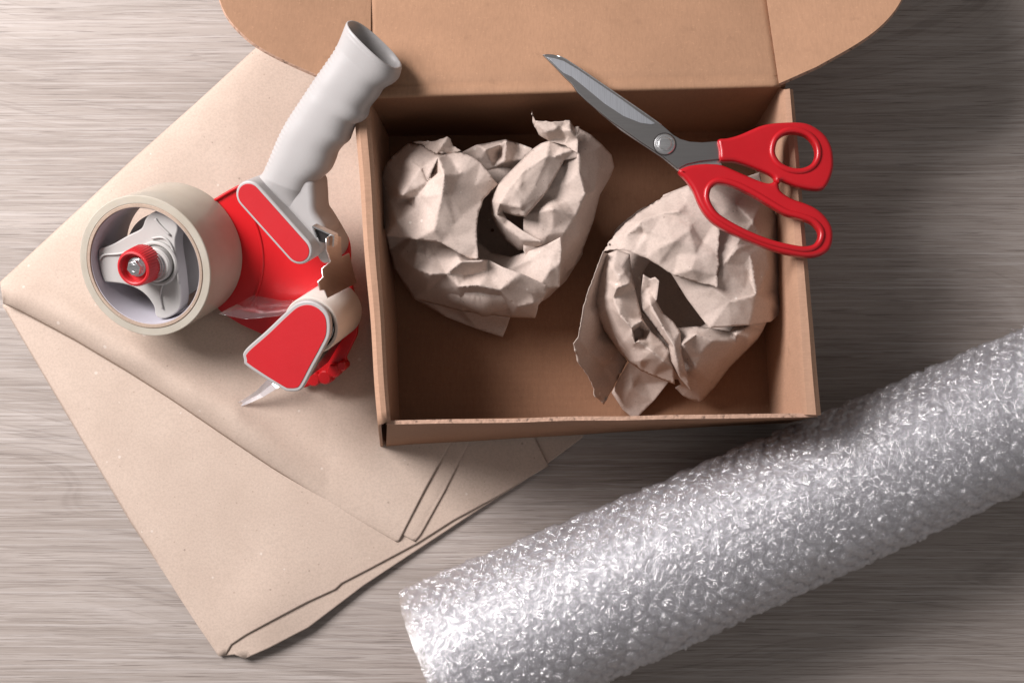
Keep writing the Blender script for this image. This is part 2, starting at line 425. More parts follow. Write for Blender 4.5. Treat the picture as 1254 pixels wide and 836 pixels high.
def jitter_grid(poly, s, jit=.45, edge=.6):
    p = np.asarray(poly, float); lo, hi = p.min(0), p.max(0)
    xs, ys = np.meshgrid(np.arange(lo[0], hi[0], s), np.arange(lo[1], hi[1], s * .87))
    xs[1::2] += s / 2
    Q = np.c_[xs.ravel(), ys.ravel()]; Q += (rng.random(Q.shape) - .5) * s * jit
    Q = Q[inside(poly, Q)]
    return Q[polydist(Q, p, True) > s * edge]

# ------------------------------------------------------------------ crumpled paper patches
def patch(name, boundary, inner=(), creases=(), mat=None, parent=None, s1=34, a1=.20, s2=13, a2=.08, torn=0.0, step=2.5, org=(0, 0), k=1.0, smooth=0, ridges=.55, ramp_h=.12, thick=.0004):
    """boundary / inner: (X, Y, height in cm) in the units of a sketch with scale k and origin org; creases: index pairs into inner.
    The sheet is a chain of flat facets between these points, broken up further by random folds of two sizes."""
    up_ = lambda z: z + 1.5 * min(1, max(0, (z - 3.2) / 3))
    B = [(org[0] + x / k, org[1] + y / k, up_(z)) for x, y, z in boundary]; I = [(org[0] + x / k, org[1] + y / k, up_(z)) for x, y, z in inner]
    pts = B + I; nb = len(B)
    edges = [(i, (i + 1) % nb) for i in range(nb)] + [(nb + a, nb + b) for a, b in creases]
    V, T, ids = cdt(pts, edges, 1)
    Z = [pts[i[0]][2] if i else 5.0 for i in ids]
    # dense rim
    rim = []
    for i in range(nb):
        a, b = np.array(B[i][:2]), np.array(B[(i + 1) % nb][:2]); L = np.hypot(*(b - a)); n = max(1, int(L / step)); nrm = np.array((-(b - a)[1], (b - a)[0])) / max(L, 1e-6)
        for j in range(n):
            q = a + (b - a) * j / n
            if j and torn: q = q + nrm * random.gauss(0, torn) * .6
            rim.append(tuple(q))
    z_of = lambda Q: interp(V, T, Z, Q)
    # level 1 and 2 facets
    def facets(Vp, Tp, Zp, s, amp, keep=None):
        G = jitter_grid(rim, s, .9, .35)
        if len(G) == 0: return Vp, Tp, Zp
        rk = [(x, y) for x, y in rim[::max(1, int(s / step / 1.2))]]
        base = pts if keep is None else keep
        kp = [(p[0], p[1]) for p in base]
        allp = kp + [tuple(g) for g in G]
        zz = interp(Vp, Tp, Zp, allp)
        am = np.zeros(len(allp)); am[len(kp):] = amp * np.clip(polydist(G, rim[::3], True) / (s * .8), .35, 1)
        zz = zz + am * rng.normal(size=len(allp))
        ed = [(i, (i + 1) % nb) for i in range(nb)] + [(nb + a, nb + b) for a, b in creases]
        V2, T2, id2 = cdt(allp, ed, 0)
        return V2, T2, [zz[i[0]] if i else 5.0 for i in id2]
    V1, T1, Z1 = facets(V, T, Z, s1, a1)
    V2, T2, Z2 = facets(V1, T1, Z1, s2, a2)
    G = jitter_grid(rim, step, .25, .6)
    ev = {tuple(sorted((t[i], t[(i + 1) % 3]))) for t in T1 for i in range(3)}; es = []
    for a_, b_ in ev:
        a_, b_ = np.array(V1[a_]), np.array(V1[b_]); m_ = int(np.hypot(*(b_ - a_)) / step) + 1
        es += [a_ + (b_ - a_) * j_ / m_ for j_ in range(m_)]
    es = np.array(es); es = es[inside(rim, es)]; es = es[polydist(es, rim, True) > 1.2]
    if len(es) and len(G):
        dmin = np.array([((es - g) ** 2).sum(1).min() for g in G]); G = np.r_[G[dmin > 1.6], es]
    A = rim + [tuple(g) for g in G]
    n = len(rim)
    VF, TF, idf = cdt(A, [(i, (i + 1) % n) for i in range(n)], 1)
    Q = np.array(VF)
    z = .70 * interp(V1, T1, Z1, Q) + .30 * interp(V2, T2, Z2, Q) if a2 else interp(V1, T1, Z1, Q)
    ext = np.ptp(np.array(rim), axis=0); nrid = int(ridges * ext[0] * ext[1] / 900) + 1
    edge_f = np.clip(polydist(Q, rim[::3], True) / 8, .25, 1)
    for _ in range(nrid):
        c = np.array(G[rng.integers(len(G))]) if len(G) else Q[0]; an = rng.uniform(0, math.pi); L = rng.uniform(16, 90); w_ = rng.uniform(3.5, 12); A_ = rng.normal() * ramp_h * w_ / 8
        d_ = Q - c; al = d_ @ (math.cos(an), math.sin(an)); pe = d_ @ (-math.sin(an), math.cos(an)); pe = pe + .12 * al * math.sin(al.size) + 2.5 * np.sin(al / L * 3 + an * 5)
        sd = np.where(pe > 0, w_, w_ * rng.uniform(.35, 1))
        z = z + A_ * np.exp(-np.abs(pe) / sd) * np.clip(1 - np.abs(al) / L, 0, 1) * edge_f
    E = np.array([(t[i], t[(i + 1) % 3]) for t in TF for i in range(3)])
    for _ in range(smooth):
        s = np.zeros(len(z)); c = np.zeros(len(z))
        for a, b in ((0, 1), (1, 0)): np.add.at(s, E[:, a], z[E[:, b]]); np.add.at(c, E[:, a], 1)
        z = z * .5 + .5 * s / np.maximum(c, 1)
    vs = [P(q[0], q[1], max(.0008, zz / 100)) for q, zz in zip(Q, z)]
    TF = [t if area2([VF[i] for i in t]) < 0 else t[::-1] for t in TF]   # photo y runs down, so clockwise there faces up here
    o = mesh(name, vs, TF, mat, parent, True)
    m = o.modifiers.new('sheet_thickness', 'SOLIDIFY'); m.thickness = thick; m.offset = -1
    return o

# ------------------------------------------------------------------ flat kraft sheets under everything
def sheet(name, outline, zf, parent, step=7, thick=.0004, torn=0):
    rim = []
    nb = len(outline)
    for i in range(nb):
        a, b = np.array(outline[i], float), np.array(outline[(i + 1) % nb], float); L = np.hypot(*(b - a)); n = max(1, int(L / step))
        rim += [tuple(a + (b - a) * j / n) for j in range(n)]
    # extra rows just inside the rim so that rounded folds come out round
    rows = []
    for d_ in (2, 5, 9, 14, 20):
        for q in inset(rim, d_):
            rows.append(q)
    rows = np.array(rows); dd = polydist(rows, rim, True); want = np.repeat([2, 5, 9, 14, 20], len(rim))
    rows = rows[inside(rim, rows) & (dd > want * .93)]
    G = jitter_grid(rim, step, .1, .55); G = G[polydist(G, rim, True) > 23]
    A = rim + [tuple(g) for g in rows] + [tuple(g) for g in G]; n = len(rim)
    VF, TF, _ = cdt(A, [(i, (i + 1) % n) for i in range(n)], 1)
    Q = np.array(VF); z = zf(Q)
    vs = [P(q[0], q[1], zz) for q, zz in zip(Q, z)]
    TF = [t if area2([VF[i] for i in t]) < 0 else t[::-1] for t in TF]
    o = mesh(name, vs, TF, M['sheet'], parent, True)
    m = o.modifiers.new('sheet_thickness', 'SOLIDIFY'); m.thickness = thick; m.offset = -1
    return o
def rnd(d, r): # quarter-round rise over distance r
    t = np.clip(d / r, 0, 1); return np.sqrt(1 - (1 - t) ** 2)
def lown(Q, s, a, ph=0):
    return np.array([noise.noise((q[0] / s + ph, q[1] / s, ph)) for q in Q]) * a

paper = empty('kraft_paper_sheets', P(300, 500, 0))
tag(paper, 'folded sheets of plain kraft paper under the tape dispenser and the box', 'paper')
T_TL = [(0, 345), (160, 197), (315, 57), (420, -40)]
T_BL = [(4, 372), (26, 382), (90, 416), (154, 454), (212, 491), (269, 530), (333, 573), (397, 613), (440, 639), (487, 665)]
flat = lambda Q: np.clip((np.hypot(np.maximum(400 - Q[:, 0], 0), 0)) / 110, 0, 1)   # sheets are pressed flat where the box stands
def z_top(Q):
    e = rnd(polydist(Q, T_TL), 42); f = rnd(polydist(Q, T_BL), 18)
    h = .0020 + (.0072 * e * (.25 + .75 * flat(Q)) * (.25 + .75 * f))
    hump = np.exp(-(polydist(Q, T_BL) - 24) ** 2 / 420) * .0075 * flat(Q) * (1 + .5 * lown(Q, 70, 1, 5))
    return h + hump + lown(Q, 120, .0012, 3) * flat(Q) + .0012 * (1 - flat(Q)) * f
def z_bot(Q):
    L = [(3, 374), (80, 505), (160, 640), (272, 803)]
    e = rnd(polydist(Q, L), 60)
    lift = np.exp(-np.hypot(Q[:, 0] - 330, Q[:, 1] - 745) ** 2 / 2600) * .005
    return .0006 + (.0052 * e + lift) * (1 - .45 / (1 + np.exp(-(Q[:, 0] - 470) / 40))) + lown(Q, 110, .0008, 9) * e * flat(Q)
sheet('sheet', [(3, 374), (80, 505), (160, 640), (245, 768), (270, 803), (287, 801), (300, 806), (330, 793), (378, 768), (445, 717), (507, 676), (580, 628), (640, 590), (678, 562), (713, 536), (740, 480), (560, 330), (300, 330)],
      lambda Q: np.maximum(z_bot(Q) - .0006, .0004), paper, 8)
sheet('sheet', [(3, 373), (78, 500), (160, 638), (240, 762), (268, 803), (276, 801), (283, 789), (301, 777), (340, 756), (376, 737), (411, 721), (418, 714), (451, 697), (511, 665), (555, 637), (612, 606), (672, 570), (652, 530), (560, 330), (300, 330)],
      lambda Q: z_bot(Q) + .0006, paper, 6)
sheet('sheet', [(340, 560), (430, 600), (488, 652), (508, 663), (515, 654), (545, 600), (574, 543), (600, 480), (560, 330), (340, 400)],
      lambda Q: z_bot(Q) + .0014 - .0022 * np.clip((488 - Q[:, 0] - (652 - Q[:, 1]) * -.45) / 22, 0, 1) + .0006 * rnd(polydist(Q, [(488, 652), (508, 663), (574, 543)]), 10), paper, 5)
sheet('sheet', [(0, 345), (80, 271), (160, 197), (240, 126), (315, 57), (420, -40), (560, -40), (640, 200), (600, 470), (549, 547), (520, 600), (487, 665), (440, 639), (397, 613), (333, 573), (269, 530), (212, 491), (154, 454), (90, 416), (26, 382), (4, 372)],
      lambda Q: z_top(Q) + .0022, paper, 5)

# ------------------------------------------------------------------ cardboard box
BZ, BT = .007, .120
box = empty('cardboard_box', P(710, 330, BZ))
tag(box, 'open brown corrugated cardboard mailer box holding two paper wrapped items', 'box')
def wall(name, ringA, ringB, mat, parent, n=24, wob=.0006, seed=0, hollow=False, closed=True):
    """loft of a cross-section ring from one end to the other, faintly wavy as pressed board is"""
    vs, fs = [], []; m = len(ringA)
    for i in range(n + 1):
        t = i / n
        for k in range(m):
            p = Vector(ringA[k]).lerp(Vector(ringB[k]), t)
            d = Vector((noise.noise(p * 22 + Vector((seed, 0, 0))), noise.noise(p * 22 + Vector((0, seed + 9, 0))), noise.noise(p * 26 + Vector((0, 0, seed + 5))))) * wob
            vs.append(p + d)
    for i in range(n):
        for k in range(m if closed else m - 1):
            fs.append((i * m + k, i * m + (k + 1) % m, (i + 1) * m + (k + 1) % m, (i + 1) * m + k))
    if not hollow: fs += [tuple(range(m))[::-1], tuple(n * m + k for k in range(m))]
    o = mesh(name, vs, fs, mat, parent)
    import bmesh
    bm = bmesh.new(); bm.from_mesh(o.data); bmesh.ops.recalc_face_normals(bm, faces=bm.faces); bm.to_mesh(o.data); bm.free()
    if hollow: md = o.modifiers.new('board', 'SOLIDIFY'); md.thickness = .0022; md.offset = -1
    return autosmooth(o, 30)
# floor corners (pixels) and rim corners
fl = dict(TL=(478, 168), TR=(925, 160), BR=(944, 512), BL=(494, 522))
def side_ring(oT, iT, iB, oB, mid, s):
    """rolled-over double wall: outer foot, outer rim, crease, inner rim, inner foot"""
    return [P(*oB, BZ), P(*oT, BT - .0015), P(*[oT[i] * .72 + iT[i] * .28 for i in (0, 1)], BT + .0004), P(*[oT[i] * .28 + iT[i] * .72 for i in (0, 1)], BT + .0002), P(*iT, BT - .0012), P(*iB, BZ + .003)]
def dropped(p, ztop, zbot, dx=0, dy=0):
    q = P(*p, ztop); return Vector((q.x + dx, q.y + dy, zbot))
lw0 = [dropped((432, 114), BT, BZ), P(432, 114, BT - .002), P(437, 114, BT + .0004), P(446, 114, BT), P(452, 114, BT - .003), P(476, 160, BZ + .003)]
lw1 = [P(466, 547, BZ), P(463, 520, BT - .002), P(468, 518, BT + .0004), P(474, 516, BT), P(478, 515, BT - .002), P(490, 522, BZ + .003)]
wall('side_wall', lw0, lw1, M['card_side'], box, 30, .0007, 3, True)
rw0 = [dropped((971, 110), BT, BZ), P(971, 110, BT - .002), P(967, 109, BT + .0005), P(961, 110, BT - .0005), P(954, 108, BT - .006), P(921, 158, BZ + .003)]
rw1 = [dropped((1006, 508), BT, BZ), P(1006, 508, BT - .002), P(1000, 508, BT + .0005), P(989, 508, BT - .0008), P(984, 508, BT - .006), P(944, 512, BZ + .003)]
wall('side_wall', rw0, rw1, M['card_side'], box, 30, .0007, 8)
# front wall leans outwards a little at the foot on the left
fw0 = [P(473, 546, BZ), P(473.5, 519, BT - .006), P(475, 514.5, BT - .006), P(478, 528, BZ + .003)]
fw1 = [P(960, 517, BZ), P(1001, 509.5, BT - .006), P(1000, 505, BT - .006), P(955, 508, BZ + .003)]
wall('front_wall', fw0, fw1, M['card_shaded'], box, 40, .0005, 12)
ct0 = [P(473, 519.4, BT - .0060), P(473, 519.2, BT - .0054), P(475, 514.4, BT - .0054), P(475, 514.2, BT - .0060)]
ct1 = [P(1001, 510, BT - .0060), P(1001, 509.8, BT - .0054), P(1000, 505, BT - .0054), P(1000, 504.8, BT - .0060)]
wall('cut_edge', ct0, ct1, M['flute'], box, 60, .0006, 14)
# dark open slot in the end of the left double wall
sl = [P(464, 520, BT - .004), P(472, 517, BT - .004), P(477, 540, BZ + .01), P(467, 546, BZ + .01)]
# back wall and floor
bw0 = [P(470, 168, BZ + .002), P(444, 118, BT - .001), P(444, 114, BT - .001), P(468, 163, BZ + .002)]
bw1 = [P(931, 161, BZ + .002), P(962, 105.5, BT - .001), P(962, 102, BT - .001), P(931, 156, BZ + .002)]
wall('back_wall', bw0, bw1, M['card_shaded'], box, 30, .0006, 17)
f0 = [P(470, 172, BZ), P(470, 540, BZ), P(470, 540, BZ + .003), P(470, 160, BZ + .003)]
f1 = [P(950, 160, BZ), P(962, 518, BZ), P(962, 518, BZ + .003), P(950, 152, BZ + .003)]
wall('bottom_panel', f0, f1, M['card_shaded'], box, 30, .0004, 21)
# lid: folded back over the hinge, sloping down behind the box
hl, hr = P(450, 120, BT + .003), P(957, 105.5, BT + .003)
dl = (P(455, 0, BT - .026) - P(454, 118, BT + .003)).normalized(); dr = (P(936, 0, BT - .026) - P(951, 104, BT + .003)).normalized()
LL = .23
crease = .009
def lid_mesh():
    vs, fs = [], []; nx, rows = 50, [0, .002, .004, crease - .0016, crease, crease + .0016, .02, .04, .06, .09, .13, .18, LL]
    for j, s in enumerate(rows):
        for i in range(nx + 1):
            t = i / nx; a = hl.lerp(hr, t); d = dl.lerp(dr, t).normalized(); p = a + d * s
            z = -.0010 if j == 4 else 0.0
            if j == 0: z = -.0022
            if j == 1: z = -.0006
            z += noise.noise(p * 18) * .0016 * min(1, s / .02 + .4) + noise.noise(p * 70) * .0003
            vs.append(p + Vector((0, 0, z)))
    for j in range(len(rows) - 1):
        for i in range(nx): a = j * (nx + 1) + i; fs.append((a, a + 1, a + nx + 2, a + nx + 1))
    o = mesh('lid', vs, fs, M['card'], box, True)
    m = o.modifiers.new('board', 'SOLIDIFY'); m.thickness = .003; m.offset = -1
    return o
lid = lid_mesh()
n_lid = (hr - hl).cross(dl).normalized()
if n_lid.z < 0: n_lid = -n_lid
def flap(px_out, hinge_pts, lift, side):
    """side flap of the lid; px_out are outline pixels away from the hinge, lifted in proportion to their distance"""
    h0, h1 = hinge_pts     # world points on the fold, near and far
    ax = (h1 - h0).normalized(); out = ax.cross(n_lid); out = out if out.x * side > 0 else -out
    n2 = (n_lid - out * lift * 1.0).normalized()
    F = Frame(h0, n2)
    pts = [F.uv(x, y) for x, y in px_out]
    far = [(h1 - F.O).dot(F.ex), (h1 - F.O).dot(F.ey)]
    loop = [((h0 - F.O).dot(F.ex), (h0 - F.O).dot(F.ey))] + pts + [tuple(far)]
    o = plate('lid_flap', [loop], F, -.0015, .0030, .0003, M['card_flapl'] if side < 0 else M['card'], lid, 1)
    o.data.materials.append(M['flute'])
    for p in o.data.polygons:
        if abs(p.normal.dot(F.n)) < .5: p.material_index = 1
    return o
M['card_flapl'] = M['card']
hR0 = P(954, 104, BT + .003); hR1 = hR0 + dr * LL
flap(catmull([(1000, 82), (1050, 53.5), (1082, 29), (1104, 0), (1118, -40), (1122, -110), (1115, -200)], 5, False), (hR0 + dr * .001, hR1), .28, 1)
hL0 = P(453.5, 117, BT + .003); hL1 = hL0 + dl * LL
flap(catmull([(430, 106), (390, 92.5), (343, 71.5), (315, 56), (297, 42), (280, 23), (269, 0), (262, -40), (258, -110), (262, -200)], 5, False), (hL0 + dl * .001, hL1), .22, -1)

# ------------------------------------------------------------------ the two paper-wrapped items
def ringblob(name, cx, cy, rx, ry, hole, zt, parent, seed):
    """the inner wrapping that shows between the folds: a ring with a hollow in its middle"""
    vs, fs = [], []; prof = [(1.02, .012), (1.03, .03), (.96, zt * .75), (.80, zt * .97), (hole + .12, zt * .93), (hole, zt * .80), (hole * 1.0, zt * .5), (hole * .98, .016), (.02, .014)]
    sg = 90
    for i, (r, z) in enumerate(prof):
        for k in range(sg):
            a = 2 * math.pi * k / sg
            q = Vector((math.cos(a) * 2, math.sin(a) * 2, i * .7 + seed)); rr = r * (1 + (.07 * noise.noise(q) + .04 * noise.noise(q * 3)) * (i < 6))
            vs.append(P(cx + rx * rr * math.cos(a), cy + ry * rr * math.sin(a), max(.011, z + (.004 * noise.noise(q * 2.2) if i < 6 else 0))))
    for i in range(len(prof) - 1):
        for k in range(sg): fs.append((i * sg + k, (i + 1) * sg + k, (i + 1) * sg + (k + 1) % sg, i * sg + (k + 1) % sg))
    return mesh(name, vs, fs, M['wrap'], parent, True)

w1 = empty('paper_wrapped_item', P(600, 280, .01))
tag(w1, 'crumpled kraft paper bundle with a round hollow in the left back of the open box', 'paper bundle', 'items wrapped in crumpled kraft paper')
K1 = dict(org=(440, 120), k=2.788, mat=M['wrap'], parent=w1)
ringblob('inner_wrapping', 603, 282, 108, 100, .46, .080, w1, 3)
patch('wrapping_paper', [(185, 685, 2.6), (250, 700, 3.2), (350, 720, 3.2), (515, 748, 2.8), (505, 780, 2.0), (490, 816, 1.6), (400, 788, 1.8), (290, 745, 2.0)], [(330, 735, 2.2)], a1=.1, **K1)
patch('wrapping_paper', [(745, 100, 8.0), (790, 125, 8.0), (830, 160, 7.4), (862, 195, 6.4), (871, 235, 5.6), (855, 275, 5.4), (822, 330, 5.8), (800, 420, 5.0), (770, 500, 4.4), (742, 568, 3.8), (690, 622, 3.6), (640, 650, 4.4), (600, 600, 6.0), (560, 520, 6.4), (560, 400, 7.2), (600, 200, 8.0), (700, 130, 8.6)],
      [(750, 190, 9.0), (750, 250, 8.6), (800, 320, 7.4), (700, 300, 8.0), (640, 340, 7.6), (660, 380, 8.6), (740, 400, 8.0), (770, 330, 8.2), (700, 460, 7.6), (640, 470, 7.4), (690, 540, 6.0), (745, 470, 6.6), (820, 240, 7.4), (700, 230, 8.0)],
      [(0, 1), (1, 2), (4, 5), (5, 6), (1, 7), (9, 8)], **K1)
patch('wrapping_paper', [(405, 485, 4.0), (450, 528, 4.6), (520, 542, 5.4), (572, 525, 6.2), (640, 500, 7.4), (686, 475, 8.2), (690, 520, 8.0), (687, 560, 7.6), (684, 645, 6.4), (650, 650, 6.6), (600, 660, 6.6), (470, 640, 6.0), (380, 580, 5.4)],
      [(600, 545, 6.8), (650, 590, 7.4), (520, 580, 6.2), (450, 560, 5.4)], [(0, 1), (2, 0)], a1=.15, **K1)
patch('wrapping_paper', [(350, 185, 6.6), (400, 160, 6.8), (440, 153, 7.0), (500, 141, 7.2), (545, 155, 7.2), (590, 172, 7.6), (600, 220, 7.2), (545, 245, 6.4), (500, 278, 5.6), (468, 284, 5.4), (400, 260, 6.0), (340, 220, 6.4)],
      [(430, 178, 8.0), (480, 160, 7.6), (500, 150, 8.4), (495, 215, 7.8), (460, 235, 6.4), (545, 210, 7.4), (510, 245, 6.0), (415, 210, 6.6), (480, 190, 6.4)], [(2, 3), (3, 6), (0, 1), (0, 8), (4, 7)], **K1)
patch('wrapping_paper', [(92, 468, 5.4), (190, 460, 6.2), (300, 470, 6.6), (400, 500, 6.6), (406, 547, 6.6), (440, 552, 7.2), (485, 575, 7.6), (550, 598, 7.8), (640, 640, 7.0), (638, 665, 6.6), (625, 692, 6.0), (612, 706, 5.6), (606, 735, 4.6), (600, 751, 4.0), (515, 749, 3.6), (430, 738, 3.6), (350, 728, 3.6), (250, 702, 3.4), (185, 685, 3.2), (150, 630, 3.6), (118, 580, 4.0), (103, 520, 4.6)],
      [(190, 580, 6.4), (245, 600, 7.6), (298, 600, 7.4), (345, 560, 8.2), (420, 555, 8.4), (340, 642, 7.2), (410, 640, 7.6), (480, 655, 7.2), (540, 712, 6.0), (350, 690, 5.2), (200, 510, 6.2), (260, 530, 6.2), (330, 530, 6.8), (140, 540, 5.4), (400, 600, 6.8), (520, 620, 7.8), (370, 610, 6.6), (595, 700, 6.4), (230, 650, 5.0), (420, 690, 5.4)],
      [(0, 1), (1, 2), (2, 3), (3, 4), (5, 6), (6, 7), (7, 8), (8, 17), (0, 13), (5, 9), (14, 16)], **K1)
patch('wrapping_paper', [(50, 325, 4.6), (70, 270, 5.4), (95, 220, 5.8), (130, 185, 6.0), (165, 155, 6.2), (215, 162, 7.0), (262, 192, 7.6), (300, 190, 7.8), (345, 186, 8.0), (385, 200, 8.2), (412, 218, 8.2), (438, 250, 8.2), (456, 275, 8.0), (473, 294, 7.6), (445, 322, 7.6), (425, 345, 7.8), (408, 392, 8.2), (402, 440, 8.4), (403, 500, 8.4), (406, 546, 8.2), (380, 550, 8.0), (345, 532, 8.2), (280, 495, 8.3), (190, 483, 7.9), (92, 471, 6.9), (76, 420, 5.6), (62, 370, 5.0)],
      [(150, 330, 8.8), (128, 420, 8.0), (268, 205, 8.9), (232, 288, 8.6), (250, 250, 7.3), (160, 350, 6.9), (190, 340, 8.2), (245, 280, 8.7), (290, 265, 9.9), (282, 330, 9.5), (255, 450, 9.0), (345, 260, 8.8), (350, 400, 8.6), (175, 215, 7.8), (115, 300, 7.0), (205, 400, 8.0), (210, 240, 8.6), (320, 480, 8.5), (395, 300, 8.2)],
      [(2, 3), (2, 4), (4, 3), (0, 5), (5, 1), (6, 7), (8, 9), (9, 10), (0, 16), (16, 13)], torn=.4, a1=.10, a2=.06, ridges=.3, **K1)
patch('wrapping_paper', [(590, 175, 7.8), (620, 155, 8.2), (650, 145, 8.6), (690, 165, 8.6), (742, 172, 9.0), (747, 205, 8.8), (700, 212, 8.6), (640, 322, 8.6), (568, 406, 8.4), (530, 402, 7.8), (490, 390, 7.2), (505, 415, 7.4), (560, 455, 7.6), (622, 490, 7.8), (622, 503, 7.2), (575, 518, 6.0), (540, 520, 5.4), (500, 485, 5.6), (470, 440, 5.8), (452, 400, 6.4), (448, 350, 7.0), (470, 295, 7.4), (530, 235, 7.6)],
      [(560, 250, 9.2), (510, 310, 9.1), (480, 360, 8.7), (500, 440, 7.3), (560, 485, 7.4), (640, 200, 9.3), (600, 300, 9.0), (550, 375, 9.0), (690, 190, 9.2), (470, 400, 7.8)], [(5, 0), (0, 1), (1, 2), (2, 9), (9, 3), (3, 4)], a1=.16, **K1)
patch('wrapping_paper', [(588, 43, 10.2), (600, 78, 9.6), (660, 82, 9.6), (718, 76, 9.2), (735, 100, 8.8), (752, 98, 8.8), (748, 140, 9.2), (745, 190, 9.3), (700, 160, 8.8), (645, 146, 8.6), (612, 125, 8.8), (592, 85, 9.2)],
      [(640, 115, 9.6), (690, 110, 9.4), (700, 140, 8.6), (720, 110, 9.8)], [(0, 1), (1, 3)], s1=14, a1=.2, torn=.5, **K1)
patch('wrapping_paper', [(215, 160, 7.0), (180, 152, 6.8), (190, 150, 7.0), (262, 146, 7.6), (300, 132, 8.6), (312, 140, 8.4), (320, 165, 8.0), (348, 182, 8.0), (320, 192, 7.8), (262, 192, 7.6)],
      [(280, 165, 8.4)], s1=14, a1=.15, torn=.6, **K1)

w2 = empty('paper_wrapped_item', P(840, 350, .01))
tag(w2, 'crumpled kraft paper bundle with a twisted strip in its hollow, under the red scissor handles', 'paper bundle', 'items wrapped in crumpled kraft paper')
K2 = dict(org=(690, 190), k=2.46, mat=M['wrap'], parent=w2)
ringblob('inner_wrapping', 834, 354, 100, 106, .50, .076, w2, 8)
patch('wrapping_paper', [(145, 715, 1.6), (170, 665, 2.4), (200, 620, 3.4), (260, 640, 4.0), (318, 680, 3.6), (270, 742, 2.2), (215, 797, 1.4), (178, 765, 1.4)], [(205, 700, 2.6), (250, 690, 2.2)], [(0, 1)], a1=.15, **K2)
patch('wrapping_paper', [(120, 290, 8.6), (98, 350, 8.1), (75, 410, 7.6), (60, 460, 7.2), (50, 520, 6.8), (44, 550, 6.4), (30, 568, 6.2), (42, 620, 5.4), (75, 665, 4.6), (92, 700, 4.0), (92, 722, 3.8), (122, 750, 3.0), (150, 700, 2.0), (192, 620, 2.2), (170, 580, 2.4), (130, 520, 3.0), (118, 440, 4.2), (125, 360, 5.8), (140, 300, 7.2)],
      [(90, 480, 5.8), (80, 600, 4.6), (120, 640, 2.9)], [(0, 1), (1, 2)], torn=.4, a1=.12, **K2)
patch('wrapping_paper', [(125, 300, 7.6), (160, 286, 8.0), (200, 298, 8.0), (205, 345, 7.6), (215, 400, 7.4), (237, 490, 7.0), (262, 530, 6.8), (300, 562, 6.6), (322, 590, 6.6), (330, 640, 6.2), (335, 690, 5.0), (270, 665, 4.6), (235, 650, 4.2), (195, 620, 3.8), (160, 580, 3.8), (125, 530, 4.0), (100, 480, 4.6), (93, 430, 5.2), (105, 360, 6.2)],
      [(150, 340, 8.4), (150, 395, 8.0), (160, 400, 8.8), (200, 385, 8.4), (150, 430, 7.8), (170, 480, 8.0), (205, 520, 8.0), (225, 560, 7.8), (235, 500, 7.8), (215, 565, 7.2), (265, 590, 7.6), (300, 620, 7.2), (140, 460, 6.6), (185, 560, 5.8), (230, 620, 5.8)],
      [(1, 2), (2, 3), (4, 5), (5, 6), (6, 7), (8, 9), (10, 11), (6, 9)], s1=18, a1=.2, **K2)
patch('wrapping_paper', [(340, 520, 6.6), (400, 515, 6.8), (440, 520, 7.0), (500, 530, 6.4), (520, 515, 6.6), (560, 512, 6.6), (612, 503, 6.0), (600, 530, 5.4), (585, 555, 4.8), (550, 590, 4.2), (500, 640, 3.6), (455, 700, 3.2), (412, 745, 2.6), (385, 738, 2.6), (360, 725, 2.8), (336, 700, 3.2), (352, 690, 3.8), (340, 660, 4.8), (320, 600, 6.2), (315, 565, 6.6)],
      [(360, 570, 8.0), (400, 540, 7.8), (450, 560, 7.6), (520, 540, 7.8), (540, 560, 6.2), (400, 640, 6.4), (370, 650, 5.8), (470, 620, 5.4), (560, 550, 7.0), (420, 590, 7.2), (440, 680, 4.6)],
      [(0, 1), (1, 2), (3, 4), (0, 5), (5, 10), (3, 8)], s1=20, **K2)
patch('wrapping_paper', [(240, 360, 8.4), (262, 372, 8.2), (275, 368, 8.6), (288, 378, 8.6), (280, 440, 8.0), (300, 475, 7.8), (330, 500, 7.8), (352, 530, 8.0), (356, 600, 7.8), (372, 660, 6.2), (385, 710, 5.0), (350, 670, 5.6), (325, 620, 6.8), (315, 570, 6.8), (290, 540, 6.4), (262, 500, 6.4), (235, 470, 6.6), (232, 420, 7.2)],
      [(262, 450, 8.6), (300, 520, 8.6), (335, 580, 8.4), (345, 640, 7.2), (258, 400, 7.8)], [(0, 1), (1, 2), (2, 3)], s1=14, a1=.16, **K2)
patch('wrapping_paper', [(300, 120, 7.2), (380, 88, 7.6), (430, 80, 7.8), (520, 70, 8.0), (560, 62, 8.2), (590, 52, 8.6), (600, 95, 8.2), (625, 140, 7.2), (642, 185, 6.2), (655, 250, 5.4), (660, 330, 5.0), (663, 400, 4.8), (666, 470, 4.8), (645, 485, 5.2), (625, 501, 6.2), (560, 512, 7.6), (500, 516, 7.8), (440, 521, 7.6), (415, 490, 7.4), (370, 430, 7.4), (330, 365, 7.6), (300, 320, 7.4), (270, 220, 8.0)],
      [(520, 270, 9.3), (480, 330, 9.1), (570, 200, 9.8), (605, 260, 8.6), (620, 340, 7.6), (560, 300, 8.9), (580, 420, 8.4), (500, 440, 8.6), (450, 400, 8.8), (620, 440, 7.0), (560, 360, 8.2), (530, 470, 8.2), (540, 205, 9.0), (520, 150, 9.6), (590, 160, 8.6)],
      [(0, 1), (2, 3), (3, 4), (2, 0), (5, 6), (7, 8), (6, 7), (13, 2)], a1=.2, **K2)
